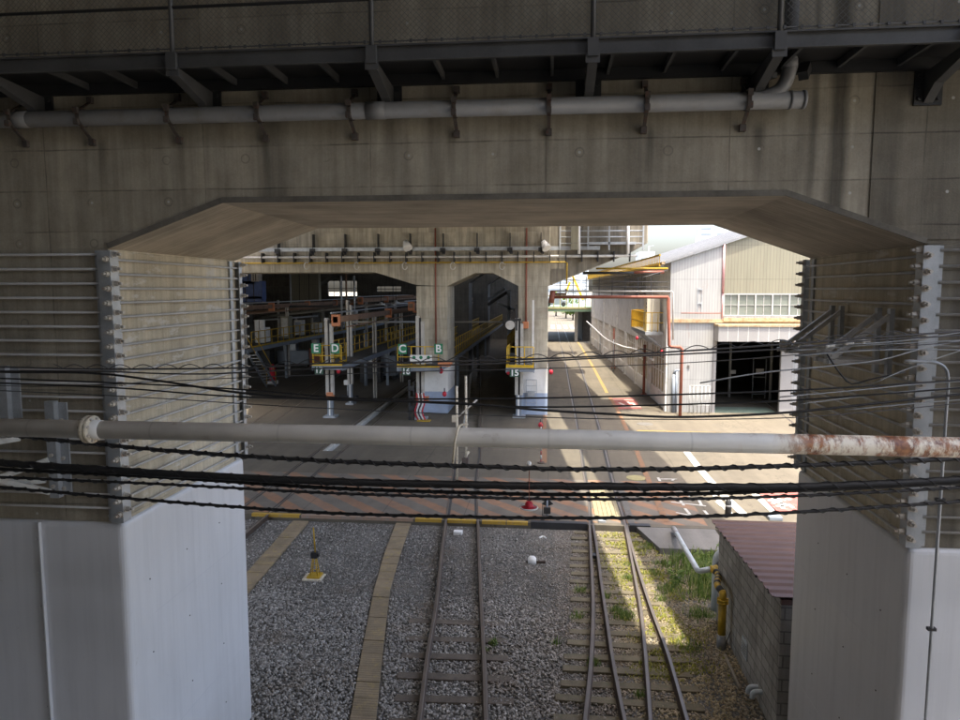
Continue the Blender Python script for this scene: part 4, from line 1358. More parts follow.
road_track(lA, lambda Y: lA(Y) + 1.09, 87, 'embedded track with a painted inspection pit, beside the E and D platform')
f0 = line_fit(G(252, 423), G(283, 403))
road_track(f0, lambda Y: f0(Y) + 1.09, 87, 'embedded track nearest the lit pier, running below the long platform with stairs')
f1 = line_fit(G(741, 384), G(778, 412))
f2 = line_fit(G(770, 384), G(806, 412))
t = thing('railway_track', 'embedded track running out of the open shed door', 'railway track', (12, 42, 0))
for f in (f1, f2):
    rail(t, [(f(Y), Y) for Y in (36, 40, 44, 49)], 0.008)
    groove(t, [(f(Y), Y) for Y in (36, 40, 44, 49)], 0.06, 0.05)

# ================================================================== CABLE TROUGHS


def trough(label, pxl, pxr, y0, y1):
    L = [G(*p, -0.15) for p in pxl]
    Rr = [G(*p, -0.15) for p in pxr]
    t = thing('cable_trough', label, 'cable trough', (*((L[1] + Rr[1]) / 2)[:2], -0.2))
    Y = y0
    xl = lambda y: float(CR(L, y))
    xr = lambda y: float(CR(Rr, y))
    i = 0
    while Y < y1:
        Y2 = Y + 0.5
        dz = random.uniform(-0.008, 0.008)
        g = 0.006
        MB().prism([(xl(Y), Y + g, -0.19), (xr(Y), Y + g, -0.19), (xr(Y2), Y2 - g, -0.19), (xl(Y2), Y2 - g, -0.19)], (0, 0, 0.06 + dz)).build('lid', 'trough', t, bevel=0.008)
        Y = Y2
        i += 1
    return xl, xr


def CR(pts, y):
    P = np.array([p[:2] for p in pts])
    o = np.argsort(P[:, 1])
    return np.interp(y, P[o, 1], P[o, 0])


tr1 = trough('curved row of concrete trough lids in the gravel beside the middle track',
             [(395.5, 524), (384, 555), (374, 590), (362, 650), (350, 720), (340, 790)], [(410.5, 524), (400, 555), (390, 590), (383, 650), (376, 720), (370, 790)], 7.4, 20.5)
tr2 = trough('straight row of concrete trough lids slanting behind the lit pier',
             [(294, 520), (243, 577), (200, 625)], [(310, 520), (262, 577), (222, 625)], 14.0, 20.5)

# ================================================================== BALLAST STONES, GRIT, GRASS
ICO_V = None


def scatter(name, label, pts, size, mat, zbase, flatten=0.7, cat='gravel'):
    """many small irregular stones in one mesh (nobody could count them)"""
    n = len(pts)
    base = np.array([(1, 0, 0), (-1, 0, 0), (0, 1, 0), (0, -1, 0), (0, 0, 1), (0, 0, -1),
                     (.62, .62, .62), (-.62, .62, .5), (.6, -.62, .55), (-.62, -.6, .62)], float)
    tri = np.array([(0, 6, 8), (6, 0, 2), (6, 2, 7), (2, 1, 7), (7, 1, 9), (1, 3, 9), (9, 3, 8), (8, 3, 0), (4, 8, 6), (4, 6, 7), (4, 7, 9), (4, 9, 8), (0, 5, 2), (2, 5, 1), (1, 5, 3), (3, 5, 0)])
    m = len(base)
    V = base[None] * RNG.uniform(0.68, 1.25, (n, m, 1))
    sc = np.stack([size * RNG.uniform(0.8, 1.3, n), size * RNG.uniform(0.7, 1.1, n), size * RNG.uniform(0.5, 0.9, n) * flatten / 0.7], 1)
    V = V * sc[:, None, :]
    q = RNG.normal(size=(n, 4))
    q[:, 1:3] *= 0.45
    q /= np.linalg.norm(q, axis=1)[:, None]
    w, x, y, z = q.T
    R = np.stack([1 - 2 * (y * y + z * z), 2 * (x * y - z * w), 2 * (x * z + y * w), 2 * (x * y + z * w), 1 - 2 * (x * x + z * z), 2 * (y * z - x * w), 2 * (x * z - y * w), 2 * (y * z + x * w), 1 - 2 * (x * x + y * y)], 1).reshape(n, 3, 3)
    V = np.einsum('nij,nmj->nmi', R, V)
    V[:, :, 0] += pts[:, None, 0]
    V[:, :, 1] += pts[:, None, 1]
    V[:, :, 2] += zbase + (pts[:, None, 2] if pts.shape[1] > 2 else 0)
    Fc = (tri[None] + (np.arange(n) * m)[:, None, None]).reshape(-1, 3)
    me = bpy.data.meshes.new(name)
    me.vertices.add(n * m)
    me.vertices.foreach_set('co', V.reshape(-1))
    me.loops.add(len(Fc) * 3)
    me.loops.foreach_set('vertex_index', Fc.reshape(-1).astype(np.int32))
    me.polygons.add(len(Fc))
    me.polygons.foreach_set('loop_start', np.arange(0, len(Fc) * 3, 3, dtype=np.int32))
    me.update(calc_edges=True)
    me.materials.append(MT[mat])
    o = bpy.data.objects.new(name, me)
    COL.objects.link(o)
    return tag(o, label, cat, kind='stuff')


def vnoise(x, y, s, seed=0):
    r = np.random.default_rng(seed)
    g = r.random((64, 64))
    fx, fy = x / s + 100, y / s + 100
    i, j = np.floor(fx).astype(int), np.floor(fy).astype(int)
    u, v = fx - i, fy - j
    u, v = u * u * (3 - 2 * u), v * v * (3 - 2 * v)
    a = g[i % 64, j % 64] * (1 - u) + g[(i + 1) % 64, j % 64] * u
    b = g[i % 64, (j + 1) % 64] * (1 - u) + g[(i + 1) % 64, (j + 1) % 64] * u
    return a * (1 - v) + b * v


def keep_clear(p):
    k = np.ones(len(p), bool)
    for a, b in (tr1, tr2):
        L = np.array([a(y) for y in p[:, 1]])
        Rr = np.array([b(y) for y in p[:, 1]])
        k &= ~((p[:, 0] > L - 0.03) & (p[:, 0] < Rr + 0.03))
    for (cx, cy, ln, w, an) in SLEEPERS:
        hit = (np.abs(p[:, 0] - cx) < ln * (0.36 + 0.12 * math.sin(cy * 37))) & (np.abs(p[:, 1] - cy - math.tan(an) * (p[:, 0] - cx)) < w / 2)
        k &= ~(hit & (RNG.random(len(p)) < (0.88 if cx < 0 else 0.74)))
    k &= ~((p[:, 0] > 3.0) & (p[:, 1] > 18.8))
    return k


n0 = 112000
P = np.stack([RNG.uniform(-10.5, 3.75, n0), 7.3 + 13.2 * RNG.random(n0) ** 1.1], 1)
far = np.clip((P[:, 1] + 1.2 * (vnoise(P[:, 0], P[:, 1], 1.1, 3) - .5) * 2 - 14.6) / 1.6, 0, 1)
dens = 1 - 0.72 * far * (P[:, 0] < 0.2)
P = P[(RNG.random(n0) < dens) & (P[:, 0] > -0.72 * P[:, 1] + 1.0)]
P = P[keep_clear(P)]
relief = 0.03 * (vnoise(P[:, 0], P[:, 1], 0.9, 5) - 0.4)
P3 = np.column_stack([P, relief])
sz = RNG.uniform(0.019, 0.040, len(P)) * np.where(P[:, 1] > 15.5, 0.8, 1.0) * np.where(P[:, 0] > 0.2, 0.82, 1.0)
scatter('ballast_gravel', 'coarse grey ballast stones around the tracks', P3, sz, 'stone', -0.168)
n1 = 60000
P = np.stack([RNG.uniform(-10.5, 3.8, n1), RNG.uniform(13, 20.5, n1)], 1)
P = P[(P[:, 0] > -0.72 * P[:, 1] + 1.0)]
P = P[keep_clear(P)]
relief = 0.012 * (vnoise(P[:, 0], P[:, 1], 0.9, 5) - 0.4)
scatter('fine_gravel', 'fine dusty gravel between the tracks below the crossing edge', np.column_stack([P, relief]), RNG.uniform(0.008, 0.02, len(P)), 'grit', -0.176)


def blades(name, label, pts, h, mat, lean=0.5, width=0.012, cat='grass', leaves=False):
    n = len(pts)
    a = RNG.uniform(0, 2 * PI, n)
    l = RNG.uniform(0.1, lean, n) * h
    d = np.stack([np.cos(a), np.sin(a)], 1)
    s = np.stack([-np.sin(a), np.cos(a)], 1) * (width * RNG.uniform(0.6, 1.4, n))[:, None]
    z0 = pts[:, 2]
    V = np.zeros((n, 5, 3))
    V[:, 0, :2] = pts[:, :2] - s
    V[:, 1, :2] = pts[:, :2] + s
    V[:, 0, 2] = V[:, 1, 2] = z0
    mid = pts[:, :2] + d * (l * 0.35)[:, None]
    V[:, 2, :2] = mid + s * 0.8
    V[:, 3, :2] = mid - s * 0.8
    V[:, 2, 2] = V[:, 3, 2] = z0 + h * 0.62
    V[:, 4, :2] = pts[:, :2] + d * l[:, None]
    V[:, 4, 2] = z0 + h * RNG.uniform(0.85, 1.05, n)
    me = bpy.data.meshes.new(name)
    o5 = np.arange(n) * 5
    loops = np.stack([o5, o5 + 1, o5 + 2, o5 + 3, o5 + 3, o5 + 2, o5 + 4], 1).reshape(-1)
    st = np.stack([np.arange(n) * 7, np.arange(n) * 7 + 4], 1).reshape(-1)
    me.vertices.add(n * 5)
    me.vertices.foreach_set('co', V.reshape(-1))
    me.loops.add(len(loops))
    me.loops.foreach_set('vertex_index', loops.astype(np.int32))
    me.polygons.add(len(st))
    me.polygons.foreach_set('loop_start', st.astype(np.int32))
    me.update(calc_edges=True)
    me.materials.append(MT[mat])
    o = bpy.data.objects.new(name, me)
    COL.objects.link(o)
    return tag(o, label, cat, kind='stuff')


def clump_pts(c, r, n, z=-0.17):
    q = RNG.normal(size=(n, 2)) * np.array(r) * 0.5 + np.array(c[:2])
    return np.column_stack([q, np.full(n, z)])


# tall weeds beside the block shed: clumps of upright stems
W_ = []
Hh = []
for i in range(85):
    c = (RNG.uniform(3.05, 5.4), RNG.uniform(16.1, 18.75))
    if c[0] < 3.38 + 0.03 * (18.8 - c[1]) and RNG.random() < 0.85:
        continue
    if 3.55 < c[0] and c[1] < 15.6:
        continue
    k = int(RNG.integers(14, 45))
    W_.append(clump_pts(c, (0.26, 0.26), k))
    Hh.append(np.full(k, RNG.uniform(0.2, 0.55)) * RNG.uniform(0.45, 1.1, k))
blades('tall_weeds', 'tall green weeds growing beyond the shed and the striped pipe', np.concatenate(W_), np.concatenate(Hh), 'grass', 0.7, 0.011, 'weeds')
W_, Hh = [], []
spots = [((700, 545), .55, 300), ((695, 560), .5, 260), ((655, 545), .22, 160), ((650, 548), .3, 150), ((663, 565), .25, 150), ((668, 590), .25, 160), ((705, 597), .35, 260), ((700, 615), .3, 220), ((712, 585), .25, 90), ((625, 617), .22, 260), ((617, 612), .14, 130),
         ((581, 592), .14, 90), ((578, 618), .14, 80), ((606, 598), .12, 80), ((594, 665), .13, 80), ((640, 697), .12, 70), ((663, 600), .2, 90), ((655, 575), .18, 90), ((632, 567), .16, 110), ((628, 580), .14, 90), ((494, 645), .1, 60), ((486, 652), .07, 40), ((556, 645), .1, 40), ((690, 650), .3, 120), ((722, 592), .2, 90), ((726, 612), .15, 60)]
for (p, r, k) in spots:
    c = G(*p, -0.17)
    W_.append(clump_pts(c, (r, r), k))
    Hh.append(RNG.uniform(0.05, 0.17, k))
blades('short_grass', 'short grass tufts among the ballast and beside the shed', np.concatenate(W_), np.concatenate(Hh), 'grass', 0.9, 0.008)
nb = 2600
P = np.stack([RNG.uniform(3.0, 5.2, nb), RNG.uniform(16.0, 18.8, nb)], 1)
P = P[(vnoise(P[:, 0], P[:, 1], 0.5, 21) > 0.45)]
nb = len(P)
cz = RNG.uniform(-0.12, 0.5, nb) * vnoise(P[:, 0], P[:, 1], 0.6, 22) * 1.5 - 0.1
q = np.column_stack([P, cz])
d1 = RNG.normal(size=(nb, 3)) * np.array([.045, .045, .02])
d2 = RNG.normal(size=(nb, 3)) * np.array([.03, .03, .02])
V = np.stack([q - d1, q + d2, q + d1, q - d2], 1).reshape(-1, 3)
m = MB()
m.add(V, [(4 * i, 4 * i + 1, 4 * i + 2, 4 * i + 3) for i in range(nb)])
tag(m.build('weed_leaves', 'grass'), 'broad leaves of the weeds growing beyond the shed', 'weeds', kind='stuff')
n2 = 20000
P = np.stack([RNG.uniform(1.3, 3.6, n2), RNG.uniform(12.5, 20.4, n2)], 1)
w = vnoise(P[:, 0], P[:, 1], 0.45, 9) * 0.6 + vnoise(P[:, 0], P[:, 1], 0.17, 10) * 0.4
strip = np.exp(-((P[:, 0] - (2.35 - 0.02 * (P[:, 1] - 14))) / 0.65) ** 2)
P = P[(w > 0.49) & (RNG.random(n2) < strip)]
blades('moss', 'yellow green moss and small weeds over the sleepers of the switch', np.column_stack([P, np.full(len(P), -0.15)]), RNG.uniform(0.02, 0.06, len(P)), 'moss', 1.4, 0.012)

# ================================================================== BLOCK SHED
sx0, sx1, sy0, sy1 = 3.69, 6.6, 11.05, 15.1
t = thing('block_shed', 'low grey concrete block shed with a dark red corrugated roof', 'shed', ((sx0 + sx1) / 2, (sy0 + sy1) / 2, -0.2))
zf, zbk = 2.16, 1.98
mb = MB()
mb.prism([(sx0, sy0, -0.24), (sx0, sy1, -0.24), (sx0, sy1, zbk - 0.05), (sx0, sy0, zf - 0.05)], (sx1 - sx0, 0, 0))
mb.build('wall', 'block', t)
rf = MB()
ny = 84
y0r, y1r = sy0 - 0.10, sy1 + 0.14
for side in (0,):
    top, bot = [], []
    for i in range(ny + 1):
        y = y0r + (y1r - y0r) * i / ny
        zc = zf + (zbk - zf) * (y - sy0) / (sy1 - sy0) + 0.02
        ph = (i % 6)
        z = zc + (0.035 if ph in (0, 1) else 0.0)
        top.append((y, z))
    vs = []
    for (y, z) in top:
        vs += [(sx0 - 0.14, y, z), (sx1 + 0.1, y, z + 0.0), (sx0 - 0.14, y, z - 0.012), (sx1 + 0.1, y, z - 0.012)]
    fs = []
    for i in range(ny):
        a, b = i * 4, (i + 1) * 4
        fs += [(a, a + 1, b + 1, b), (a + 2, b + 2, b + 3, a + 3), (a, b, b + 2, a + 2), (a + 1, a + 3, b + 3, b + 1)]
    fs += [(0, 2, 3, 1), (ny * 4, ny * 4 + 1, ny * 4 + 3, ny * 4 + 2)]
    rf.add(vs, fs)
rfo = rf.build('roof', 'red_roof', t)
MB().box(sx0 - 0.02, sx1 + 0.05, sy0 - 0.06, sy0 - 0.002, zf - 0.09, zf - 0.01).build('barge_board', 'red_roof', t)
for y in np.arange(sy0 + 0.3, sy1, 0.72):
    m = MB()
    m.beam((sx0 - 0.12, y, zf + (zbk - zf) * (y - sy0) / (sy1 - sy0) - 0.02), (sx0 - 0.003, y, zf + (zbk - zf) * (y - sy0) / (sy1 - sy0) - 0.02), 0.05, 0.05)
    m.build('purlin_end', 'dark_steel', t)
vp = XP(745, 648, sx0)
m = MB().box(sx0 - 0.02, sx0 - 0.002, vp[1] - 0.17, vp[1] + 0.17, vp[2] - 0.17, vp[2] + 0.17)
m = m.build('vent_plate', 'pale_pipe', t)
q = MB()
for zz in np.arange(-0.12, 0.13, 0.05):
    q.box(sx0 - 0.024, sx0 - 0.0205, vp[1] - 0.14, vp[1] + 0.14, vp[2] + zz, vp[2] + zz + 0.018)
q.build('louvre', 'grille', m)
for (px, py) in ((752, 687), (756, 692)):
    c = XP(px + 6, py, sx0)
    m = MB().tube(smooth_path([(sx0 + 0.02, c[1], c[2]), (sx0 - 0.09, c[1], c[2]), (sx0 - 0.15, c[1], c[2] - 0.03), (sx0 - 0.165, c[1], c[2] - 0.12)], 0.02), 0.043, 12)
    m.build('vent_pipe', 'pale_pipe', t)

# ================================================================== PIPES BESIDE THE SHED
gp = G(721, 648, -0.17)
zt_ = 0.92
a = np.array([gp[0], gp[1], zt_])
b = W(708, 569, 15.3)
c = W(722, 562, 15.5)
t = thing('gas_riser', 'yellow riser pipe with black hazard tape and bolted flange beside the shed', 'pipe', (gp[0], gp[1], -0.2))
MB().cyl((gp[0], gp[1], -0.2), (gp[0], gp[1], 0.12), 0.09, 16).build('pipe_foot', 'pvc', t)
MB().cyl((gp[0], gp[1], 0.12), (gp[0], gp[1], zt_ - 0.12), 0.078, 16).build('post', 'dull_yellow', t)
MB().cyl((gp[0], gp[1], zt_ - 0.15), (gp[0], gp[1], zt_ - 0.11), 0.11, 18).cyl((gp[0], gp[1], zt_ - 0.10), (gp[0], gp[1], zt_ - 0.06), 0.11, 18).build('flange', 'dull_yellow', t)


def striped_tube(parent, pts, r, name):
    P = smooth_path(pts, 0.03)
    m = MB()
    L = 0.0
    cur = [P[0]]
    k = 0
    for p0, p1 in zip(P[:-1], P[1:]):
        cur.append(p1)
        L += np.linalg.norm(p1 - p0)
        if L > 0.13:
            m.tube(cur, r, 14, mi=k % 2)
            cur = [p1]
            L = 0
            k += 1
    if len(cur) > 1:
        m.tube(cur, r, 14, mi=k % 2)
    m.build(name, ['dull_yellow', 'black'], parent)


striped_tube(t, [(a[0], a[1], zt_ - 0.06), (a[0], a[1] + 0.03, zt_ + 0.05), (a[0] - 0.03, a[1] + 0.35, zt_ + 0.08), (b[0] + 0.15, b[1] - 0.3, b[2]), (b[0] + 0.10, b[1] - 0.02, b[2])], 0.07, 'taped_pipe')
striped_tube(t, [(b[0] + 0.05, b[1], b[2]), (b[0] + 0.2, b[1] + 0.03, b[2] + 0.03), (c[0], c[1], c[2])], 0.07, 'taped_pipe')
m = MB().cyl(c, c + (c - b) / np.linalg.norm(c - b) * 0.035, 0.15, 20)
m.build('flange', 'dull_yellow', t)
t = thing('drain_pipe', 'pale grey pipe running low from the taped pipe towards the road', 'pipe', (3.2, 17, 0.4))
e1 = W(698, 571, 15.35)
e2 = G(674, 529, 0.11)
MB().tube([b + np.array([0.06, 0, 0]), e1 + np.array([0.05, 0, 0]), e1 + np.array([0.0, 0.05, 0]), e2], 0.062, 14).build('main_pipe', 'pale_pipe', t)
MB().tube([e2 + (e1 - e2) * 0.14, e2 - (e1 - e2) * 0.01], 0.074, 14).build('dark_socket', 'pvc', t)
MB().box(e2[0] - .03, e2[0] + .03, e2[1] - .35, e2[1] - .28, -0.2, e2[2] + .05).build('support', 'dark_steel', t)
t = thing('vent_elbow', 'pale grey curved pipe bend tucked against the far corner of the shed', 'pipe', W(726, 560, 15.6))
c2 = W(722, 556, 15.55)
MB().tube(smooth_path([(c2[0] - 0.12, c2[1], c2[2] - 0.22), (c2[0] - 0.10, c2[1], c2[2] - 0.02), (c2[0] + 0.02, c2[1], c2[2] + 0.1), (c2[0] + 0.2, c2[1], c2[2] + 0.12), (c2[0] + 0.5, c2[1], c2[2] + 0.1)], 0.04), 0.085, 14).build('bend', 'pale_pipe', t)
MB().cyl((c2[0] - 0.12, c2[1], -0.24), (c2[0] - 0.12, c2[1], c2[2] - 0.2), 0.085, 12).build('stub', 'pale_pipe', t)
m = MB().tube([G(725, 655, -0.15), G(734, 675, -0.14), G(740, 690, -0.15)], 0.03, 8)
tag(m.build('ground_conduit', 'pale_conduit'), 'thin pale conduit lying on the gravel at the foot of the yellow riser', 'conduit')
m = MB().tube(smooth_path([(gp[0] + .1, gp[1] + .1, -0.17), (gp[0] + .25, gp[1] + .1, 0.3), (gp[0] + .42, gp[1] + .5, 0.62), (sx0 - .01, gp[1] + 0.8, 0.75)], .05), 0.009, 6)
tag(m.build('earth_wire', 'cable'), 'thin black wire arching from the shed wall to the yellow riser', 'wire')

# ================================================================== SMALL LINESIDE THINGS
c = G(315, 578, -0.17)
t = thing('signal_lamp', 'small yellow lamp stand with a thin rod on a pale square base in the gravel', 'signal lamp', c)
bx = MB().box(c[0] - 0.27, c[0] + 0.22, c[1] - 0.2, c[1] + 0.2, -0.2, -0.125)
bx.build('base', 'flange', t, bevel=0.015)
m = MB()
for k in range(4):
    a = PI / 4 + k * PI / 2
    m.tube([(c[0] + .13 * math.cos(a), c[1] + .13 * math.sin(a), -0.1), (c[0] + .05 * math.cos(a), c[1] + .05 * math.sin(a), 0.36)], 0.014, 6)
for zz, r_ in ((0.02, .11), (0.14, .09), (0.26, .07)):
    ring = [(c[0] + r_ * math.cos(a), c[1] + r_ * math.sin(a), zz) for a in np.linspace(PI / 4, 2 * PI + PI / 4, 5)]
    m.tube(ring, 0.010, 5)
m.box(c[0] - .16, c[0] + .16, c[1] - .16, c[1] + .16, -0.124, -0.08)
m.build('lattice_mast', 'dull_yellow', t)
m = MB().box(c[0] - 0.075, c[0] + 0.075, c[1] - 0.07, c[1] + 0.07, 0.36, 0.50)
m.cyl((c[0] + .075, c[1], .43), (c[0] + .12, c[1], .43), .045, 12)
m.build('lamp_box', 'black', t)
MB().cyl((c[0] + 0.02, c[1], 0.5), (c[0] - 0.01, c[1], 1.13), 0.02, 8).build('rod', 'dull_yellow', t)

c = G(532, 563, -0.17)
m = MB().tube([(c[0], c[1], -0.2), (c[0], c[1], -0.05), (c[0], c[1], 0.0), (c[0], c[1], 0.02)], [0.12, 0.115, 0.08, 0.02], 10)
tag(m.build('marker_stone', 'white'), 'small white marker stone in the gravel beside the switch', 'marker')
m = MB().beam(c + np.array([-0.15, -0.02, 0.03]), c + np.array([0.35, 0.02, 0.03]), 0.05, 0.06)
tag(m.build('timber_scrap', 'rail'), 'short dark bar lying behind the white marker stone', 'scrap')
c = G(458, 533, -0.15)
m = MB().box(c[0] - 0.13, c[0] + 0.13, c[1] - 0.1, c[1] + 0.1, -0.2, -0.08)
tag(m.build('concrete_marker', 'white', bevel=0.015), 'flat pale concrete block between the rails of the middle track', 'marker')
m = MB().tube(smooth_path([G(539, 538, -0.15), G(543, 536.5, -0.14), G(546, 538, -0.145)], .03), [0.012 + 0.02 * random.random() for _ in range(len(smooth_path([G(539, 538, -0.15), G(543, 536.5, -0.14), G(546, 538, -0.145)], .03)))], 6)
tag(m.build('paper_scrap', 'white'), 'scrap of white litter on the gravel near the dwarf signal', 'litter')
c = G(547, 521, -0.17)
t = thing('dwarf_signal', 'little black dwarf signal on a post at the crossing edge', 'signal', c)
zt_ = W(547, 498, c[1])[2]
MB().box(c[0] - 0.12, c[0] + 0.12, c[1] - 0.1, c[1] + 0.1, -0.2, 0.0).build('foot', 'galv', t, bevel=0.01)
MB().cyl((c[0], c[1], 0), (c[0], c[1], zt_), 0.03, 10).build('post', 'steel_blue', t)
m = MB().box(c[0] - 0.11, c[0] + 0.11, c[1] - 0.08, c[1] + 0.06, 0.08, 0.28)
m.build('switch_box', 'black', t, bevel=0.02)
m = MB().prism([(c[0] - 0.17, c[1], zt_ - 0.2), (c[0], c[1], zt_ - 0.27), (c[0] + 0.19, c[1], zt_ - 0.19), (c[0] + .02, c[1], zt_ - 0.02)], (0, 0.05, 0))
m.build('signal_head', 'black', t)
MB().cyl((c[0] - 0.14, c[1], 0.0), (c[0] - 0.14, c[1], zt_ - .15), 0.012, 6).build('rod', 'dark_steel', t)


def pole(px, py0, py1, label, box=False):
    c = G(px[0], py0)
    z = W(px[1], py1, c[1])[2]
    t = thing('signal_pole', label, 'pole', c)
    MB().tube([(c[0], c[1], -0.02), (c[0] + .01, c[1], z / 2), (c[0], c[1], z)], 0.045, 8).build('tube', 'flange', t)
    if box:
        MB().box(c[0] - 0.16, c[0] + 0.1, c[1] - 0.1, c[1] + 0.1, 0.0, 0.35).build('base_box', 'clamp', t, bevel=0.02)
        MB().beam((c[0] - .25, c[1], -0.0), (c[0] + .1, c[1] + .2, 0.55), 0.07, 0.07).build('stay', 'flange', t)
    else:
        MB().box(c[0] - 0.18, c[0] + 0.02, c[1] - 0.07, c[1] + 0.05, z * 0.62, z * 0.62 + 0.25).build('junction_box', 'flange', t, bevel=0.02)
        MB().cyl((c[0], c[1], z * 0.66), (c[0] + 0.75, c[1], z * 0.86), 0.03, 8).build('arm', 'steel_white', t)


pole((457, 456), 480, 386, 'thin rust stained pole with small box beside the middle track')
pole((466, 466), 466, 376, 'thin rust stained pole rising from a brown base box between the rails', True)

for (px, py) in ((541.5, 447), (540.5, 462)):
    pass
mpost = None
for i, (px, py, lab) in enumerate(((541, 463, 'red and white barrier post nearest the striped crossing'), (541, 441, 'red and white barrier post beside the orange ground line, nearer the far column'))):
    c = G(px, py)
    t = thing('barrier_post', lab, 'barrier post', c, 'red and white barrier posts')
    hgt = 0.85
    m = MB()
    for k in range(5):
        m.cyl((c[0], c[1], k * hgt / 5), (c[0], c[1], (k + 1) * hgt / 5), 0.03, 10, mi=k % 2)
    m.build('post', ['red_paint', 'frame_white'], t)
    MB().cyl((c[0], c[1], 0), (c[0], c[1], 0.05), 0.14, 14).build('foot', 'clamp', t)
c = G(553, 403)

# ================================================================== FAR PORTAL with painted columns
P0, P1 = 39.0, 42.0
C2a, C2b = -7.47, -5.74
C3a, C3b = -1.74, -0.10
ZT = zD - 0.002
pz = lambda py: W(500, py, P0)[2]
px_ = lambda x: W(x, 270, P0)[0]
prof = [(-23.0, pz(272)), (px_(375), pz(272)), (C2a, pz(285)), (C2b, pz(286)), (px_(475), pz(273)), (px_(493), pz(273)), (C3a, pz(286)), (C3b, pz(286)),
        (px_(582), pz(272.5)), (px_(607), pz(262.5)), (px_(631), pz(253)), (px_(647), pz(244)), (px_(647), ZT), (-40, ZT), (-40, pz(285)), (-25, pz(285))]
n = len(prof)
mb = MB()
mb.add([(x, P0, z) for x, z in prof], [tuple(range(n))])
mb.add([(x, P1, z) for x, z in prof], [tuple(range(n))[::-1]])
for i in range(n):
    j = (i + 1) % n
    mb.add([(prof[j][0], P0, prof[j][1]), (prof[i][0], P0, prof[i][1]), (prof[i][0], P1, prof[i][1]), (prof[j][0], P1, prof[j][1])], [(0, 1, 2, 3)])
t2 = mb.build('portal_beam', 'portal')
tag(t2, 'concrete portal beam over the far bays, tapering to a cantilever on the sky side', 'beam')
m = MB()
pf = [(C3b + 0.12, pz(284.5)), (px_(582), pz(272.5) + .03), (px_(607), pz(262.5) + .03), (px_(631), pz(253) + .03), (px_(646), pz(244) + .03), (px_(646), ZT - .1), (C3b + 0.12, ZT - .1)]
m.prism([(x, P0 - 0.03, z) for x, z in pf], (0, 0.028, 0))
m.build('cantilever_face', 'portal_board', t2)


def column(x0, x1, y0, y1, label, z1=None, painted=True, name='portal_column'):
    z1 = z1 or pz(286) - 0.003
    t = thing(name, label, 'column', ((x0 + x1) / 2, (y0 + y1) / 2, 0))
    MB().box(x0, x1, y0, y1, 2.62 if painted else 0, z1).build('shaft', 'shade_dark' if y0 > 45 else 'portal', t)
    if painted:
        MB().box(x0 - .02, x1 + .02, y0 - .02, y1 + .02, 1.25, 2.618).build('white_band', 'white', t)
        MB().box(x0 - .02, x1 + .02, y0 - .02, y1 + .02, 0.02, 1.248).build('blue_band', 'blue_band', t)
    return t


column(C2a, C2b, P0, P1, 'far concrete column with white and blue foot behind the C and B signs')
tc3 = column(C3a, C3b, P0, P1, 'far concrete column with white and blue foot and a ladder, beside the sunlit road')
column(-25, -23, P0, P1, 'plain concrete column behind the lit near pier', painted=False)

# ladder and pipe details on the end column
xa, xb_ = px_(527), px_(537.5)
m = MB()
for x in (xa, xb_):
    m.beam((x, P0 - 0.14, 0.2), (x, P0 - 0.14, pz(379)), 0.04, 0.03)
for z in np.arange(0.4, pz(380), 0.32):
    m.beam((xa, P0 - 0.14, z), (xb_, P0 - 0.14, z), 0.02, 0.02)
m.beam((xa, P0 - 0.14, pz(379)), (xb_, P0 - 0.14, pz(379)), 0.03, 0.03)
tag(m.build('column_ladder', 'galv'), 'thin grey ladder fixed to the painted foot of the end column', 'ladder')
m = MB().box(px_(528.5), px_(536), P0 - 0.24, P0 - 0.18, pz(395), pz(390))
tag(m.build('notice_plate', 'galv'), 'small grey plate hung on the ladder of the end column', 'plate')


def vpipe(px, py0, py1, mat, label, r=0.05, boxed=None, y=P0 - 0.1):
    a, b = W(px, py0, y), W(px, py1, y)
    t = thing('cable_duct', label, 'duct', a)
    MB().cyl((a[0], y, a[2]), (a[0], y, b[2]), r, 8).build('duct_pipe', mat, t)
    if boxed:
        c = W(boxed[0], boxed[1], y)
        MB().box(c[0] - .17, c[0] + .17, y - 0.12, y + 0.06, c[2] - .19, c[2] + .19).build('junction_box', 'orange', t, bevel=0.03)


vpipe(436, 345, 228, 'red_pipe', 'brown vertical duct on the column behind the B sign', 0.045)
vpipe(526, 325, 228, 'red_pipe', 'brown vertical duct ending in an orange box on the end column', 0.05, (525.5, 325))
m = MB().box(px_(532.5), px_(534.5), P0 - 0.02, P0 - 0.002, 2.7, pz(300))
tag(m.build('white_streak_strip', 'white'), 'faint white strip running down the end column', 'strip')

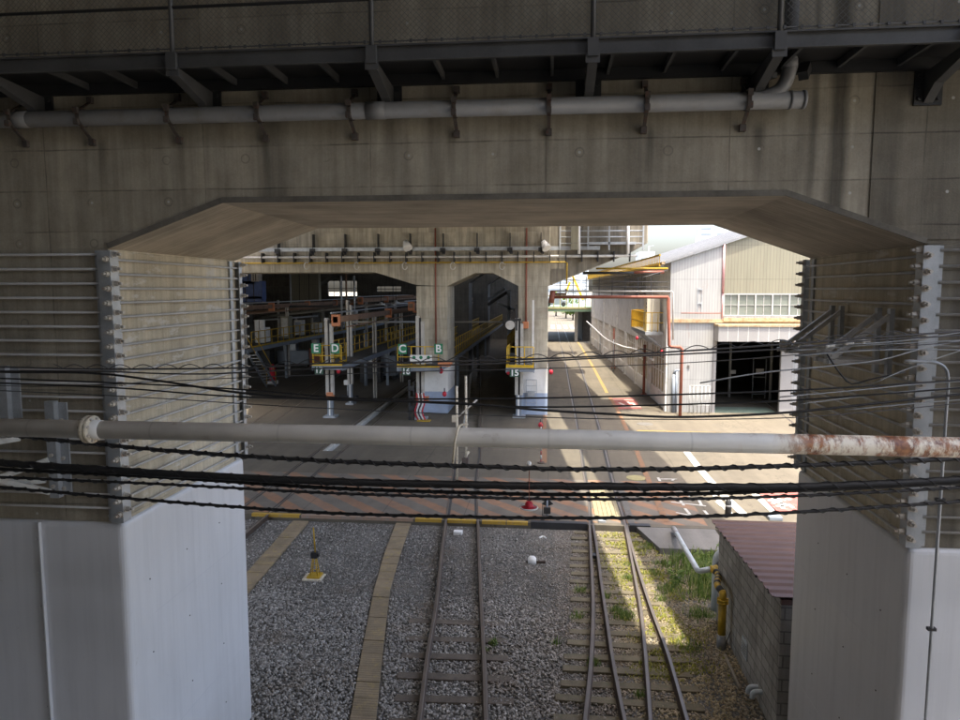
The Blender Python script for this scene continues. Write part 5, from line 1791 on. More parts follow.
# services along the portal face
Yf = P0 - 0.35
xl_, xr_ = -23.5, W(640, 250, Yf)[0]
t = thing('cable_rack', 'grey cable rack with lamp brackets along the face of the far portal', 'cable rack', (-8, Yf, pz(248)))
z = W(500, 248.5, Yf)[2]
MB().box(xl_, W(600, 248, Yf)[0], Yf - 0.05, Yf + 0.05, z - 0.1, z + 0.1).build('rail', 'galv', t)
b0 = None
for px in (278, 313, 345, 378, 410, 443, 477, 510, 541):
    x = W(px, 250, Yf)[0]
    if b0 is None:
        m = MB().box(-0.14, 0.14, -0.2, 0.0, -0.18, 0.04).beam((0, -0.1, -0.1), (0.1, -0.35, -0.28), 0.16, 0.1).box(-.02, .02, -.05, .3, .0, 0.85)
        b0 = local_part(m, 'bracket', 'dark_steel', t, (x, Yf, z))
    else:
        inst(b0, (x, Yf, z), t)
for px, py, lab in ((407, 245, 'white floodlight on the far rack above the C sign'), (545, 245, 'white floodlight on the far rack above the end column')):
    c = W(px, py, Yf - 0.25)
    t = thing('floodlight', lab, 'floodlight', c)
    MB().tube([c + np.array([-.1, 0, .2]), c + np.array([0, -.08, 0]), c + np.array([.1, -.2, -.2])], [0.12, 0.2, 0.26], 12).build('lamp_head', 'white', t)
    MB().beam(c + np.array([-.05, 0.1, .3]), c + np.array([-.05, .2, -.2]), 0.07, 0.05).build('arm', 'galv', t)
z = W(500, 256.5, Yf)[2]
t = thing('service_pipe', 'pale pipe on hooks along the far portal', 'pipe', (-8, Yf, z))
MB().cyl((xl_, Yf, z), (W(637, 255, Yf)[0], Yf, z), 0.07, 10).build('pipe_run', 'steel_white', t)
h0 = None
for px in range(262, 640, 16):
    x = W(px, 256, Yf)[0]
    if h0 is None:
        h0 = local_part(MB().box(-.025, .025, -.1, .33, -.3, .26), 'hook', 'dark_steel', t, (x, Yf, z))
    else:
        inst(h0, (x, Yf, z), t)
z = W(500, 262.3, Yf)[2]
xa, xb_ = W(240, 262, Yf)[0], W(553, 262, Yf)[0]
xc_ = W(567, 262, Yf)[0]
t = thing('yellow_conduit', 'thin yellow conduit along the far portal turning down over the cantilever', 'conduit', (-5, Yf, z))
MB().tube([(xl_, Yf, z), (xc_ - 0.1, Yf, z), (xc_, Yf, z - 0.05), (xc_, Yf, W(567, 284, Yf)[2])], 0.045, 8).build('conduit_run', 'dull_yellow', t)
m = MB()
for px in (307, 357, 405, 453, 502):
    c = W(px, 266, Yf)
    ring = [(c[0] + .14 * math.cos(a), Yf - .08, c[2] + .2 * math.sin(a)) for a in np.linspace(0.8, 2 * PI - .2, 12)]
    MB().tube(ring, 0.03, 6).build('cable_loop', 'steel_white', t)
# guard rail on the cantilever
t = thing('handrail', 'grey guard rail with posts on top of the cantilever of the far portal', 'handrail', (3, P0 - .5, pz(250)))
Yh = P0 - 0.55
m = MB()
for py in (231, 237, 243.5):
    a, b = W(560, py, Yh), W(644, py - .3, Yh)
    m.cyl(a, b, 0.035, 6)
m.build('rails', 'galv', t)
for px in (560, 588, 609, 628, 643):
    a = W(px, 250, Yh)
    MB().beam((a[0], Yh, a[2]), (a[0], Yh, zD), 0.08, 0.08).build('post', 'galv', t)
a = W(588, 243, Yh)
MB().box(W(588, 243, Yh)[0], W(636, 243, Yh)[0], Yh - .04, Yh + .5, W(600, 244.5, Yh)[2], W(600, 242, Yh)[2]).build('toe_board', 'galv', t)
for px, lab in ((579, 'white upright pipe on the cantilever of the far portal, nearest the column'), (628, 'white upright pipe near the tip of the far cantilever')):
    a, b = W(px, 254, Yh - .1), W(px, 226, Yh - .1)
    tag(MB().cyl(a, b, 0.08, 10).build('vent_pipe', 'white'), lab, 'pipe')
tag(MB().box(W(571, 240, Yh)[0], W(578, 240, Yh)[0], Yh - .2, Yh + .3, W(571, 250, Yh)[2], zD).build('junction_cabinet', 'sheet_cream'), 'cream cabinet on the far cantilever behind the white pipe', 'cabinet')

# ================================================================== DEPOT BEHIND
for Yq in (57.0, 75.0):
    m = MB()
    pr2 = [(-42, 7.4), (-26, 7.4), (-23.5, 8.6), (-10.5, 8.6), (-8.2, 7.6), (-6.6, 7.6), (-5.2, 8.5), (-4.1, 8.5), (-2.6, 7.6), (-0.9, 7.6), (0.9, 8.3), (3.4, 9.6), (3.4, ZT), (-42, ZT)]
    m.prism([(x, Yq, z) for x, z in pr2], (0, 2.5, 0))
    tag(m.build('portal_beam', 'shade_dark'), 'shaded concrete portal beam deep inside the depot' if Yq < 60 else 'deepest concrete portal beam inside the depot', 'beam')
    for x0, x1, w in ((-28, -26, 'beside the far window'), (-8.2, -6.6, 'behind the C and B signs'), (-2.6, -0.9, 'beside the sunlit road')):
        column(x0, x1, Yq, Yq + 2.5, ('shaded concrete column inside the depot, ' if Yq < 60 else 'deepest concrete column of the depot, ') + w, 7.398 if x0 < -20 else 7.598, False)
# end wall with window openings
YW = 100.0
ops = [(W(328, 290, YW)[0], W(357, 290, YW)[0], W(340, 296, YW)[2], W(340, 281, YW)[2]),
       (W(377, 290, YW)[0], W(401, 290, YW)[0], W(340, 291.5, YW)[2], W(340, 286.5, YW)[2]),
       (W(459, 290, YW)[0], W(470, 290, YW)[0], W(340, 296, YW)[2], W(340, 286, YW)[2])]
m = MB()
xs_ = [-48.0]
for (a, b, c, d) in ops:
    m.box(xs_[-1], a, YW, YW + .4, 0, ZT)
    m.box(a, b, YW, YW + .4, 0, c)
    m.box(a, b, YW, YW + .4, d, ZT)
    xs_.append(b)
m.box(xs_[-1], -1.2, YW, YW + .4, 0, ZT)
te = tag(m.build('end_wall', 'shade_dark'), 'dark end wall far inside the depot with window openings', 'wall')
for i, (a, b, c, d) in enumerate(ops):
    m = MB()
    for k in range(1, 5 if i == 0 else 3):
        x = a + (b - a) * k / (5 if i == 0 else 3)
        m.box(x - .03, x + .03, YW + .1, YW + .2, c, d)
    m.box(a, b, YW + .12, YW + .18, (c + d) / 2 - .04, (c + d) / 2 + .04)
    m.build('window_bars', 'dark_steel', te)
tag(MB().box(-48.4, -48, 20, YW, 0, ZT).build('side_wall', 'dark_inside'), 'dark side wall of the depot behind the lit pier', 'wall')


tag(MB().box(-0.62, -0.42, P1 + .01, YW - .01, 0, 8.2).build('added_shade_screen', 'dark_inside'), 'added unseen wall darkening the depot along the sunlit road', 'wall')  # unseen wall added to keep the depot interior dark


def platform(label, x0, x1, y0, y1, z, rails, cols, yrail=None, front=True):
    t = thing('work_platform', label, 'platform', ((x0 + x1) / 2, y0, z))
    MB().box(x0 + .02, x1 - .02, y0 + .02, y1, z - 0.06, z).build('floor', 'floor_dark', t)
    m = MB()
    m.box(x0 - 0.005, x1 + .005, y0 - .01, y0 + .015, z - 0.20, z + .004)
    m.box(x0 - .012, x0 + .018, y0 + .018, y1, z - 0.26, z + .004)
    m.box(x1 - .018, x1 + .012, y0 + .018, y1, z - 0.26, z + .004)
    m.build('edge_beam', 'steel_blue', t)
    for (x, ya, yb) in rails:
        m = MB()
        for zz in (0.55, 1.08):
            m.cyl((x, ya, z + zz), (x, yb, z + zz), 0.03, 6)
        y = ya
        while y <= yb + .01:
            m.cyl((x, y, z), (x, y, z + 1.08), 0.03, 6)
            y += 1.15
        m.box(x - .012, x + .012, ya, yb, z + .006, z + .12)
        m.build('side_rail', 'dull_yellow', t)
    if front:
        m = MB()
        for zz in (0.55, 1.1):
            m.cyl((x0 + .04, y0 + .06, z + zz), (x1 - .04, y0 + .06, z + zz), 0.03, 6)
        for k in range(4):
            x = x0 + .04 + (x1 - x0 - .08) * k / 3
            m.cyl((x, y0 + .06, z), (x, y0 + .06, z + 1.1), 0.032, 6)
        m.box(x0, x1, y0 + .02, y0 + .05, z + .006, z + .16)
        m.build('end_rail', 'yellow', t)
    c0 = None
    for (x, y) in cols:
        if c0 is None:
            m = MB().box(-.09, .09, -.09, -.06, 0, z - .27).box(-.09, .09, .06, .09, 0, z - .27).box(-.012, .012, -.06, .06, 0, z - .27)
            c0 = local_part(m, 'column', 'steel_blue', t, (x, y, 0))
        else:
            inst(c0, (x, y, 0), t)
    return t


zP = 2.95
yA = G(331, 366, zP)[1]
xA0, xA1 = W(312, 364, yA)[0], W(342, 364, yA)[0]
platform('raised steel platform with yellow rails ending under the E and D signs', xA0, xA1, yA, 86, zP, [(xA0 + .06, yA + .1, 86), (xA1 - .06, yA + 11, 86), (xA1 - .5, yA + 0.2, yA + 2.5)], [((xA0 + xA1) / 2, y) for y in (yA + 14, yA + 22, yA + 30, yA + 38)])
xB0, xB1 = W(398, 362, yA)[0], W(440, 362, yA)[0]
platform('raised steel platform with yellow rails ending under the C and B signs', xB0, xB1, yA - .3, P0 - .03, zP, [], [])
platform('raised steel platform with yellow rails running back behind the B sign column', -7.6, C2b + 0.0, P1 + .03, 86, zP, [(C2b - .06, P1 + .1, 86), (-7.54, P1 + .1, 86)], [(-6.6, y) for y in (50, 64, 72)], front=False)
xC0, xC1 = W(506, 362, yA)[0], W(534, 362, yA)[0]
platform('short raised platform with bright yellow end rail above the 15 plate', xC0, xC1, yA, P0 - .03, zP, [(xC0 + .05, yA + .1, P0 - .1)], [])
platform('shaded platform with yellow rails running back behind the end column', C3a - 1.0, C3a - .02, P0 + 6, 86, zP, [(C3a - .95, P0 + 6, 86)], [(C3a - .5, y) for y in (50, 64)], front=False)
zF = 3.1
yF = G(243, 350, zF)[1]
xF = W(243, 350, yF)[0]
platform('long raised platform with yellow rails nearest the lit pier, reached by a steep stair', xF - 2.2, xF, yF, 86, zF, [(xF - .06, yF + 1.5, 86)], [(xF - 1, y) for y in (yF + 2, yF + 10, yF + 18, yF + 26)])

# stair to the long platform
t = thing('steel_stair', 'steep grey steel stair leaning against the long platform', 'stair', (xF + .5, yF, 0))
a, b = W(247, 352, yF - .3), G(267, 387)
a1, b1 = W(256, 352, yF - .3), G(276, 386)
for (p, q2) in ((a, b), (a1, b1)):
    MB().beam(p, q2, 0.06, 0.22).build('stringer', 'steel_blue', t)
for k in range(1, 12):
    f = k / 12
    MB().beam(a + (b - a) * f, a1 + (b1 - a1) * f, 0.03, 0.2, up=(0, 1, 0)).build('tread', 'galv', t)
for (p, q2) in ((a, b), (a1, b1)):
    MB().tube([p + np.array([0, 0, 1.0]), q2 + np.array([0, 0, 1.0]), q2], 0.03, 6).build('handrail', 'dull_yellow', t)


def gantry(label, xc, y0, y1, z, cols, colmat='steel_white', caps=(), side=0.0):
    """overhead power rail on posts above a platform"""
    t = thing('power_rail', label, 'power rail', (xc, y0, 0))
    m = MB().box(xc - .13, xc + .13, y0, y1, z - .15, z + .16)
    m.box(xc + .28, xc + .36, y0 + 1, y1, z - .45, z - .38)
    m.build('busbar', 'brown', t)
    for i, y in enumerate(caps):
        MB().box(xc - .22, xc + .22, y - .25, y, z - .35, z + .28).build('orange_cap', 'orange', t, bevel=.03)
    for (x, y) in cols:
        m = MB().box(x - .11, x - .03, y - .1, y + .1, 0, z + .1).box(x + .05, x + .12, y - .1, y + .1, 0, z + .1)
        m.build('post', colmat, t)
    m = MB().box(xc - .9, xc - .8, y0 + 2, y1, z + .25, z + .33)
    m.build('cable_tray', 'galv', t)
    return t


zA = W(331, 318, yA - .5)[2]
xAc = W(329.5, 340, yA - .5)[0]
gantry('brown overhead power rail with orange end above the E and D platform', xAc + .3, yA - .4, 86, zA - .1, [(xAc + .25, yA + 8), (xAc + .3, yA + 16), (xAc + .3, yA + 26)], caps=(yA - .15, yA + 12, yA + 22, yA + 34))
gantry('brown overhead power rail above the long platform nearest the lit pier', xF - 1.2, yF - 6, 86, 5.75, [(xF - 1.2, yF + 3), (xF - 1.2, yF + 11), (xF - 1.2, yF + 20)], caps=(yF + 8, yF + 16, yF + 24, yF + 30))
gantry('brown overhead power rail deep behind the C sign', -9.6, 48, 86, 5.9, [(-9.6, 52), (-9.6, 64)], caps=(48.3, 60))
gantry('second brown overhead power rail farther over behind the E sign', -16.5, 60, 86, 6.1, [(-16.5, 62), (-16.5, 74)], caps=(60.3, 70))


def front_post(px, base_y, top_y, label, w=4, band=True):
    c = G(px, base_y)
    z = W(px, top_y, c[1])[2]
    hw = w / 2 / FPX * c[1]
    t = thing('steel_post', label, 'post', c)
    MB().box(c[0] - hw * 2.1, c[0] - hw * .5, c[1] - .12, c[1] + .12, 1.25, z).build('post_flange', 'steel_white', t)
    MB().box(c[0] + hw * .5, c[0] + hw * 1.9, c[1] - .12, c[1] + .12, 1.25, z - .3).build('duct', 'steel_white', t)
    MB().box(c[0] - hw * .5 + .002, c[0] + hw * .5 - .002, c[1] - .04, c[1] + .06, 1.25, z - .1).build('web', 'dark_steel', t)
    MB().box(c[0] - hw * 1.5, c[0] + hw * 1.3, c[1] - .12, c[1] + .12, .1, 1.249).build('blue_foot', 'steel_blue', t)
    MB().box(c[0] - hw * .6, c[0] + hw * .1, c[1] - .13, c[1] - .121, .1, 1.24).build('white_stripe', 'white', t)
    MB().box(c[0] - hw * 3.2, c[0] + hw * 3.2, c[1] - .35, c[1] + .35, 0, .1).build('base_plate', 'galv', t)
    if band:
        MB().box(c[0] - hw * 1.8, c[0] + hw * 1.7, c[1] - .16, c[1] + .16, 1.05, 1.4).build('orange_box', 'orange', t, bevel=.03)
    return t


front_post(331, 417, 318, 'pale steel post with an orange box carrying the end of the E and D platform')
front_post(351, 404, 300, 'thinner pale steel post standing behind the E and D platform end', 2.6, False)
front_post(421, 419, 316, 'pale steel post with ducts standing before the blue banded C and B column')
front_post(519, 417, 318, 'slim pale steel post against the painted end column under the 15 plate', 4, False)
# extra ducts, switch gear and hoses beside the C and B post
c = G(415, 420)
t = thing('switch_gear', 'dark switch stand with red and white hoses before the C and B column', 'switch gear', c)
MB().beam((c[0] - .3, c[1], 0), (c[0] - .3, c[1], 2.2), .12, .1).build('frame_post', 'dark_steel', t)
MB().beam((c[0] - .05, c[1], 0), (c[0] - .05, c[1], 2.1), .06, .06).build('frame_post', 'dark_steel', t)
for k, zz in enumerate((.5, 1.0, 1.6)):
    MB().box(c[0] - .32, c[0] - .03, c[1] - .1, c[1] + .1, zz, zz + .28).build('switch_box', 'dark_steel', t, bevel=.02)
for k in range(5):
    x = c[0] + .1 + k * .1
    MB().tube(smooth_path([(x, c[1] - .1, 1.5), (x + .08, c[1] - .2, 1.0), (x - .05, c[1] - .25, .5), (x + .1, c[1] - .2, .05)], .1), .035, 6).build('hose', ['red', 'white', 'dark_steel', 'white', 'red'][k], t)
MB().box(c[0] + .2, c[0] + .9, c[1] - .5, c[1] - .1, 0.01, .06).build('base_tray', 'dull_yellow', t)
c = W(425, 404, 38)
tag(MB().box(c[0] - .35, c[0] + .35, 37.0, 37.3, 1.0, 1.25).build('orange_bracket', 'orange'), 'rusty orange bracket box low on the C and B post', 'bracket')


def sign(txt, px, py, w, h, plate, label, Y, tsize):
    c = W(px, py, Y)
    hw, hh = w / 2 / FPX * Y, h / 2 / FPX * Y
    t = thing('letter_sign' if txt.isalpha() else 'number_sign', label, 'sign', c)
    MB().box(c[0] - hw, c[0] + hw, Y - .01, Y + .02, c[2] - hh, c[2] + hh).build('plate', plate, t)
    text_part(txt, 'letter' if txt.isalpha() else 'number', 'letter', t, (c[0], Y - .016, c[2]), tsize, 0.025)


ys = yA - .12
sign('E', 316, 348.5, 10, 10.5, 'green_sign', 'green sign with a white E on the platform rail', ys, .56)
sign('D', 335, 348.5, 9.5, 10.5, 'green_sign', 'green sign with a white D on the platform rail', ys, .56)
sign('C', 402.5, 349, 9, 10.5, 'green_sign', 'green sign with a white C on the platform rail', ys - .3, .56)
sign('B', 438.5, 349, 8.5, 10.5, 'green_sign', 'green sign with a white B on the platform rail', ys - .3, .56)
sign('17', 319, 370.5, 9, 8, 'dark_sign', 'dark plate with the white number 17 hanging below the E sign', ys, .44)
sign('16', 406, 371.5, 9, 8, 'dark_sign', 'dark plate with the white number 16 hanging below the C sign', ys - .3, .44)
sign('15', 514.5, 373, 9.5, 8, 'dark_sign', 'dark plate with the white number 15 hanging beside the end column', ys, .46)
c = W(421, 359, ys - .45)
t = thing('notice_board', 'white notice board with three small green marks on the C and B platform end', 'sign', c)
Yb = ys - .45
MB().box(W(410, 359, Yb)[0], W(432, 359, Yb)[0], Yb - .01, Yb + .03, W(420, 363, Yb)[2], W(420, 355, Yb)[2]).build('board', 'white', t)
for px in (414, 421, 428.5):
    k = W(px, 357.5, Yb)
    MB().cyl((k[0], Yb - .016, k[2]), (k[0], Yb - .009, k[2]), .09, 12).build('green_mark', 'green_sign', t)
c = W(445, 366, ys - .3)
tag(MB().box(c[0] - .35, c[0] + .3, ys - .5, ys + .3, c[2] - .0, c[2] + .22).build('platform_step', 'orange'), 'salmon coloured block at the corner of the C and B platform', 'block')

rl = None
for i, (px, py, lab) in enumerate(((338.5, 371, 'small red lamp hanging below the D sign'), (402.5, 371, 'small red lamp beside the 16 plate'), (441, 371, 'small red lamp on the white band below the B sign'), (508.5, 372, 'small red lamp beside the 15 plate'),
                                   (551, 372, 'small red lamp on the outer side of the end column'), (444.5, 394, 'dark red bell on the blue band below the B sign'), (540.5, 425, 'red lamp low at the foot of the end column'))):
    Yl = 36.4 if i != 4 else 38.6
    if i == 6:
        Yl = 35.6
    c = W(px, py, Yl)
    t = thing('red_lamp', lab, 'lamp', c, 'red warning lamps on the platform ends')
    MB().ellipsoid(c, (.12, .12, .15), 10, 6).build('globe', 'red', t)
    MB().cyl(c + np.array([0, 0, .12]), c + np.array([0, 0, .32]), .03, 6).build('stem', 'dark_steel', t)

# things in the shade at the back: cabinets, extinguisher, buffers, pallets, ducts
for (px, py, w, h, Y, mat, lab) in ((247, 276, 1.9, 1.4, 56.2, 'blue_box', 'upper blue cabinet high in the dark bay behind the lit pier'), (252, 290, 2.2, 1.5, 56.2, 'blue_box', 'middle blue cabinet high in the dark bay behind the lit pier'), (253, 299, 2.0, .5, 56.2, 'blue_box', 'low blue crate under the blue cabinets in the dark bay'),
                                    (257, 275.5, .6, 1.0, 56.0, 'steel_white', 'pale box beside the upper blue cabinet'), (280, 370, 5.5, 3.0, 75, 'blue_box', 'large blue box in the shade under the long platform'),
                                    (306, 292, 3.2, 4.5, 74.5, 'sheet_cream', 'pale panelled cabin high at the back of the depot')):
    c = W(px, py, Y)
    t = thing('cabinet', lab, 'cabinet', c)
    MB().box(c[0] - w / 2, c[0] + w / 2, Y - .5, Y + .3, c[2] - h / 2, c[2] + h / 2).build('body', mat, t, bevel=.03)
    m = MB()
    for k in range(1, 3):
        m.box(c[0] - w / 2 + w * k / 3 - .03, c[0] - w / 2 + w * k / 3 + .03, Y - .53, Y - .501, c[2] - h / 2 + .06, c[2] + h / 2 - .06)
    m.build('door_seam', 'dark_steel', t)
tag(MB().box(-25.5, -17, 55.0, 56.0, 5.6, 5.75).box(-25.5, -25.4, 55, 56, 3.2, 5.6).build('storage_rack', 'dark_steel'), 'dark storage rack under the blue cabinets', 'rack')
c = G(273, 384)
t = thing('fire_extinguisher', 'large red extinguisher on a pale base by the stair', 'extinguisher', c)
MB().tube([(c[0], c[1], .25), (c[0], c[1], 1.3), (c[0], c[1], 1.5)], [.22, .22, .08], 12).build('cylinder', 'red', t)
MB().box(c[0] - .3, c[0] + .3, c[1] - .3, c[1] + .3, 0, .25).build('base', 'white', t)
for px, lab in ((258, 'white upright panel on the long platform nearest the pier'), (263, 'white upright panel on the long platform, second from the pier')):
    c = W(px, 328, 50)
    tag(MB().box(c[0] - .16, c[0] + .16, 49.8, 50, zF + .01, zF + 1.7).build('white_cupboard', 'white'), lab, 'panel')
c = G(342, 400)
t = thing('hand_cart', 'small dark trolley with a white box behind the E and D post', 'trolley', c)
MB().box(c[0] - .1, c[0] + 1.0, c[1] - .3, c[1] + .3, .1, .3).build('bed', 'dark_steel', t)
MB().box(c[0] + .2, c[0] + .55, c[1] - .2, c[1] + .2, 1.0, 1.3).build('white_box', 'white', t)
MB().cyl((c[0] + .38, c[1], .3), (c[0] + .38, c[1], 1.0), .04, 8).build('stand', 'galv', t)
for (a, b, r_, mat, lab) in (((W(455, 322, 44)), (W(507, 322, 44)), .05, 'steel_white', 'thin pale pipe spanning the narrow dark bay'),):
    tag(MB().cyl(a, b, r_, 8).build('cross_pipe', mat), lab, 'pipe')
c = W(512, 325, 38)
t = thing('pulley_winch', 'small pale winch on the end column at the height of the orange box', 'winch', c)
MB().cyl(c + np.array([-.1, -.15, 0]), c + np.array([-.1, .15, 0]), .25, 14).build('drum', 'steel_white', t)
MB().beam(c + np.array([-.4, 0, .2]), c + np.array([.5, 0, .3]), .12, .12).build('arm', 'dark_steel', t)
MB().beam(c + np.array([.25, 0, -.3]), c + np.array([.25, 0, 1.1]), .08, .08).build('hanger', 'dark_steel', t)
# inclined braces seen through the narrow bay
t = thing('conveyor_frame', 'dark inclined steel frame seen through the narrow bay', 'frame', (-4, 60, 5))
for (p, q2) in (((488, 305), (507, 292)), ((488, 300), (505, 288)), ((497, 303), (514, 310)), ((509, 290), (509, 345))):
    MB().beam(W(*p, 60), W(*q2, 60), .3, .25).build('strut', 'steel_blue' if p[1] < 304 else 'dark_steel', t)

# clutter of the depot: cabinets on the long platform, hung pipes, lamps, drop rods
for i in range(9):
    y = yF + 3 + i * 4.1
    hgt = (1.5, 1.1, 1.8, 1.3, 0.9, 1.6, 1.2, 1.7, 1.4)[i]
    x = xF - 1.75 + 0.2 * (i % 3)
    t = thing('equipment_cabinet', ('pale', 'grey', 'cream')[i % 3] + ' equipment cabinet number ' .replace(' number ', ' ') + 'on the long platform, ' + ('first', 'second', 'third', 'fourth', 'fifth', 'sixth', 'seventh', 'eighth', 'ninth')[i] + ' from the stair', 'cabinet', (x, y, zF))
    MB().box(x - .35, x + .35, y - .4, y + .4, zF + .01, zF + hgt).build('body', ('steel_white', 'side_wall', 'sheet_cream')[i % 3], t, bevel=.02)
    MB().box(x - .25, x + .25, y - .42, y - .401, zF + .2, zF + hgt - .15).build('door', ('steel_blue', 'steel_white', 'steel_white')[i % 3], t)
for i, (px0, py0, px1, py1, Y, r_, mat, lab) in enumerate((
        (238, 314, 330, 306, 56, .13, 'brown', 'brown pipe high across the dark bay, nearest the lit pier'),
        (262, 317, 385, 304, 62, .10, 'steel_white', 'pale pipe stretching behind the E and D posts'),
        (238, 322, 318, 316, 60, .08, 'galv', 'thin grey pipe over the long platform'),
        (346, 322, 415, 322, 47, .07, 'steel_white', 'short pale pipe beside the C and B column'),
        (300, 304, 414, 296, 72, .16, 'brown', 'brown pipe deep inside the depot below the windows'),
        (300, 309, 414, 303, 73, .10, 'galv', 'grey pipe deep inside the depot below the brown one'))):
    tag(MB().cyl(W(px0, py0, Y), W(px1, py1, Y + 2), r_, 8).build('overhead_pipe', mat), lab, 'pipe')
for i, (px, y0_, y1_, Y, lab) in enumerate(((341, 276, 330, 50, 'thin rod hanging from the roof before the far window'), (354, 276, 335, 52, 'thin rod hanging from the roof, second before the far window'), (346, 272, 320, 55, 'brown rod hanging between the two window rods'), (290, 273, 312, 60, 'grey rod hanging from the roof behind the cabin'), (278, 300, 345, 66, 'pale post under the brown pipes near the cabin'), (296, 318, 352, 66, 'pale post beside the long platform, left of the E sign'), (312, 318, 342, 70, 'pale post just left of the E sign'), (386, 305, 350, 58, 'pale post among the yellow rails left of the C sign'), (365, 330, 395, 50, 'blue grey post below the platform between D and C'))):
    a, b = W(px, y0_, Y), W(px, y1_, Y)
    tag(MB().cyl((a[0], Y, a[2]), (a[0], Y, b[2]), .075 if i < 4 else .13, 8).build('hanging_rod' if i < 4 else 'slim_post', ('galv', 'galv', 'brown', 'galv', 'steel_white', 'steel_white', 'steel_white', 'steel_white', 'steel_blue')[i]), lab, 'rod' if i < 4 else 'post')
for i, (px, py, Y) in enumerate(((381, 305, 62), (393, 306.5, 60), (396, 303, 66))):
    c = W(px, py, Y)
    t = thing('bay_lamp', 'white shaded lamp hung in the depot, ' + ('first', 'second', 'third')[i] + ' from the far window', 'lamp', c)
    MB().tube([c + np.array([0, 0, .25]), c + np.array([0, 0, .1]), c], [.1, .2, .5], 14).build('lamp_shade', 'white', t)
    MB().cyl(c + np.array([0, 0, .25]), c + np.array([0, 0, 2.5]), .02, 6).build('hanger', 'dark_steel', t)
for i, (px, py, w, h, Y, mat) in enumerate(((262, 376, 2.0, 1.4, 60, 'dark_steel'), (295, 372, 3.0, 1.2, 62, 'steel_blue'), (318, 376, 1.2, 1.6, 60, 'red_pipe'), (372, 388, 1.6, 1.2, 52, 'dark_steel'), (390, 385, 1.2, 1.6, 54, 'steel_blue'))):
    c = W(px, py, Y)
    lab = ('dark machine under the long platform beside the stair', 'blue grey machine under the long platform', 'small red brown machine between the stair and the E and D post', 'dark trolley in the shade behind the E and D post', 'blue grey trolley in the shade left of the C and B column')[i]
    t = thing('machine', lab, 'machine', (c[0], Y, 0))
    MB().box(c[0] - w / 2, c[0] + w / 2, Y - .5, Y + .5, .3, .3 + h).build('body', mat, t, bevel=.04)
    MB().box(c[0] - w * .3, c[0] + w * .1, Y - .4, Y + .3, .302 + h, .3 + h * 1.5).build('motor', 'galv', t, bevel=.04)
    for dx in (-.4, .4):
        MB().cyl((c[0] + dx * w, Y - .45, .2), (c[0] + dx * w, Y + .45, .2), .2, 10).build('wheel', 'black', t)

# overhead red pipe from the portal to the white building
Yr = 39.6
t = thing('pipe_bridge', 'red oxide pipe crossing from the end column to the white shed corner', 'pipe', (3, Yr, 6.5))
a, b = W(551, 297, Yr), W(668, 297, Yr)
MB().tube([a, b, b + np.array([.03, 0, -.1]), W(669, 345, Yr), W(671, 347, Yr), W(680, 347, Yr), W(682, 349, Yr), (W(682, 349, Yr)[0], Yr, 0.0)], 0.09, 12).build('main_pipe', 'red_pipe', t)
MB().tube([W(551, 303, Yr), W(553, 291, Yr)], .16, 12).build('elbow', 'red_pipe', t)
MB().tube([W(551, 291, Yr), W(672, 291.5, Yr), W(673, 293, Yr), W(673, 340, Yr)], 0.045, 8).build('thin_pipe', 'steel_white', t)
MB().tube([W(553, 294, Yr + .2), W(566, 294, Yr + .2), W(566, 289, Yr + .2)], 0.07, 8).build('branch_pipe', 'brown', t)
h0 = None
for px in range(560, 664, 13):
    c = W(px, 294, Yr)
    if h0 is None:
        h0 = local_part(MB().box(-.02, .02, -.02, .02, -.2, .95), 'hanger', 'dark_steel', t, c)
    else:
        inst(h0, c, t)
for (p, q2, mat, r_, lab) in (((583, 273), (660, 273), 'dark_steel', .075, 'dark upper pipe between the cantilever and the white shed roof'), ((634, 272.5), (664, 272), 'red_pipe', .09, 'short red pipe under the shed eave'), ((596, 268.5), (668, 268.5), 'dull_yellow', .05, 'thin yellow conduit under the shed eave')):
    tag(MB().cyl(W(*p, 40.1), W(*q2, 40.1), r_, 8).build('service_pipe', mat), lab, 'pipe')
for i, (p, q2, lab) in enumerate((((550, 279), (668, 282), 'upper thin wire strung to the white shed corner'), ((550, 285), (668, 287), 'middle thin wire strung to the white shed corner'), ((625, 281), (668, 270), 'thin wire slanting up to the white shed eave'))):
    tag(MB().tube([W(*p, 39.9), W((p[0] + q2[0]) / 2, (p[1] + q2[1]) / 2 + .8, 39.9), W(*q2, 39.9)], .018, 5).build('wire', 'wire'), lab, 'wire')

# ================================================================== WHITE BUILDING (local axes: x along the front, y along the road side)
A = G(667, 412)
rz = math.atan(1.32 / 53.0)
bt = thing('white_shed', 'long white shed with profiled sheet gable, open door and window bays along the road', 'building', (A[0], A[1], 0), rz=rz)
ca, sa = math.cos(rz), math.sin(rz)


def LX(px, y=0.0):
    """local x on the front for a picture column"""
    Yw = A[1] + 0.15
    return W(px, 350, Yw)[0] - A[0]


def LZ(py, Yw=None):
    return W(690, py, Yw or (A[1] + .15))[2]


EV = LZ(262)                       # eave
SL = 0.33                          # roof slope
LB = 53.0
XM = 20.0                          # ridge
XD0, XD1 = LX(716), LX(781)
ZD1 = LZ(341)
XP_ = LX(721)
roofz = lambda x: EV + SL * x


def lp(mb, name, mat, parent=bt, bevel=0):
    o = mb.build(name, mat, None, local=True, bevel=bevel)
    o.parent = parent
    return o


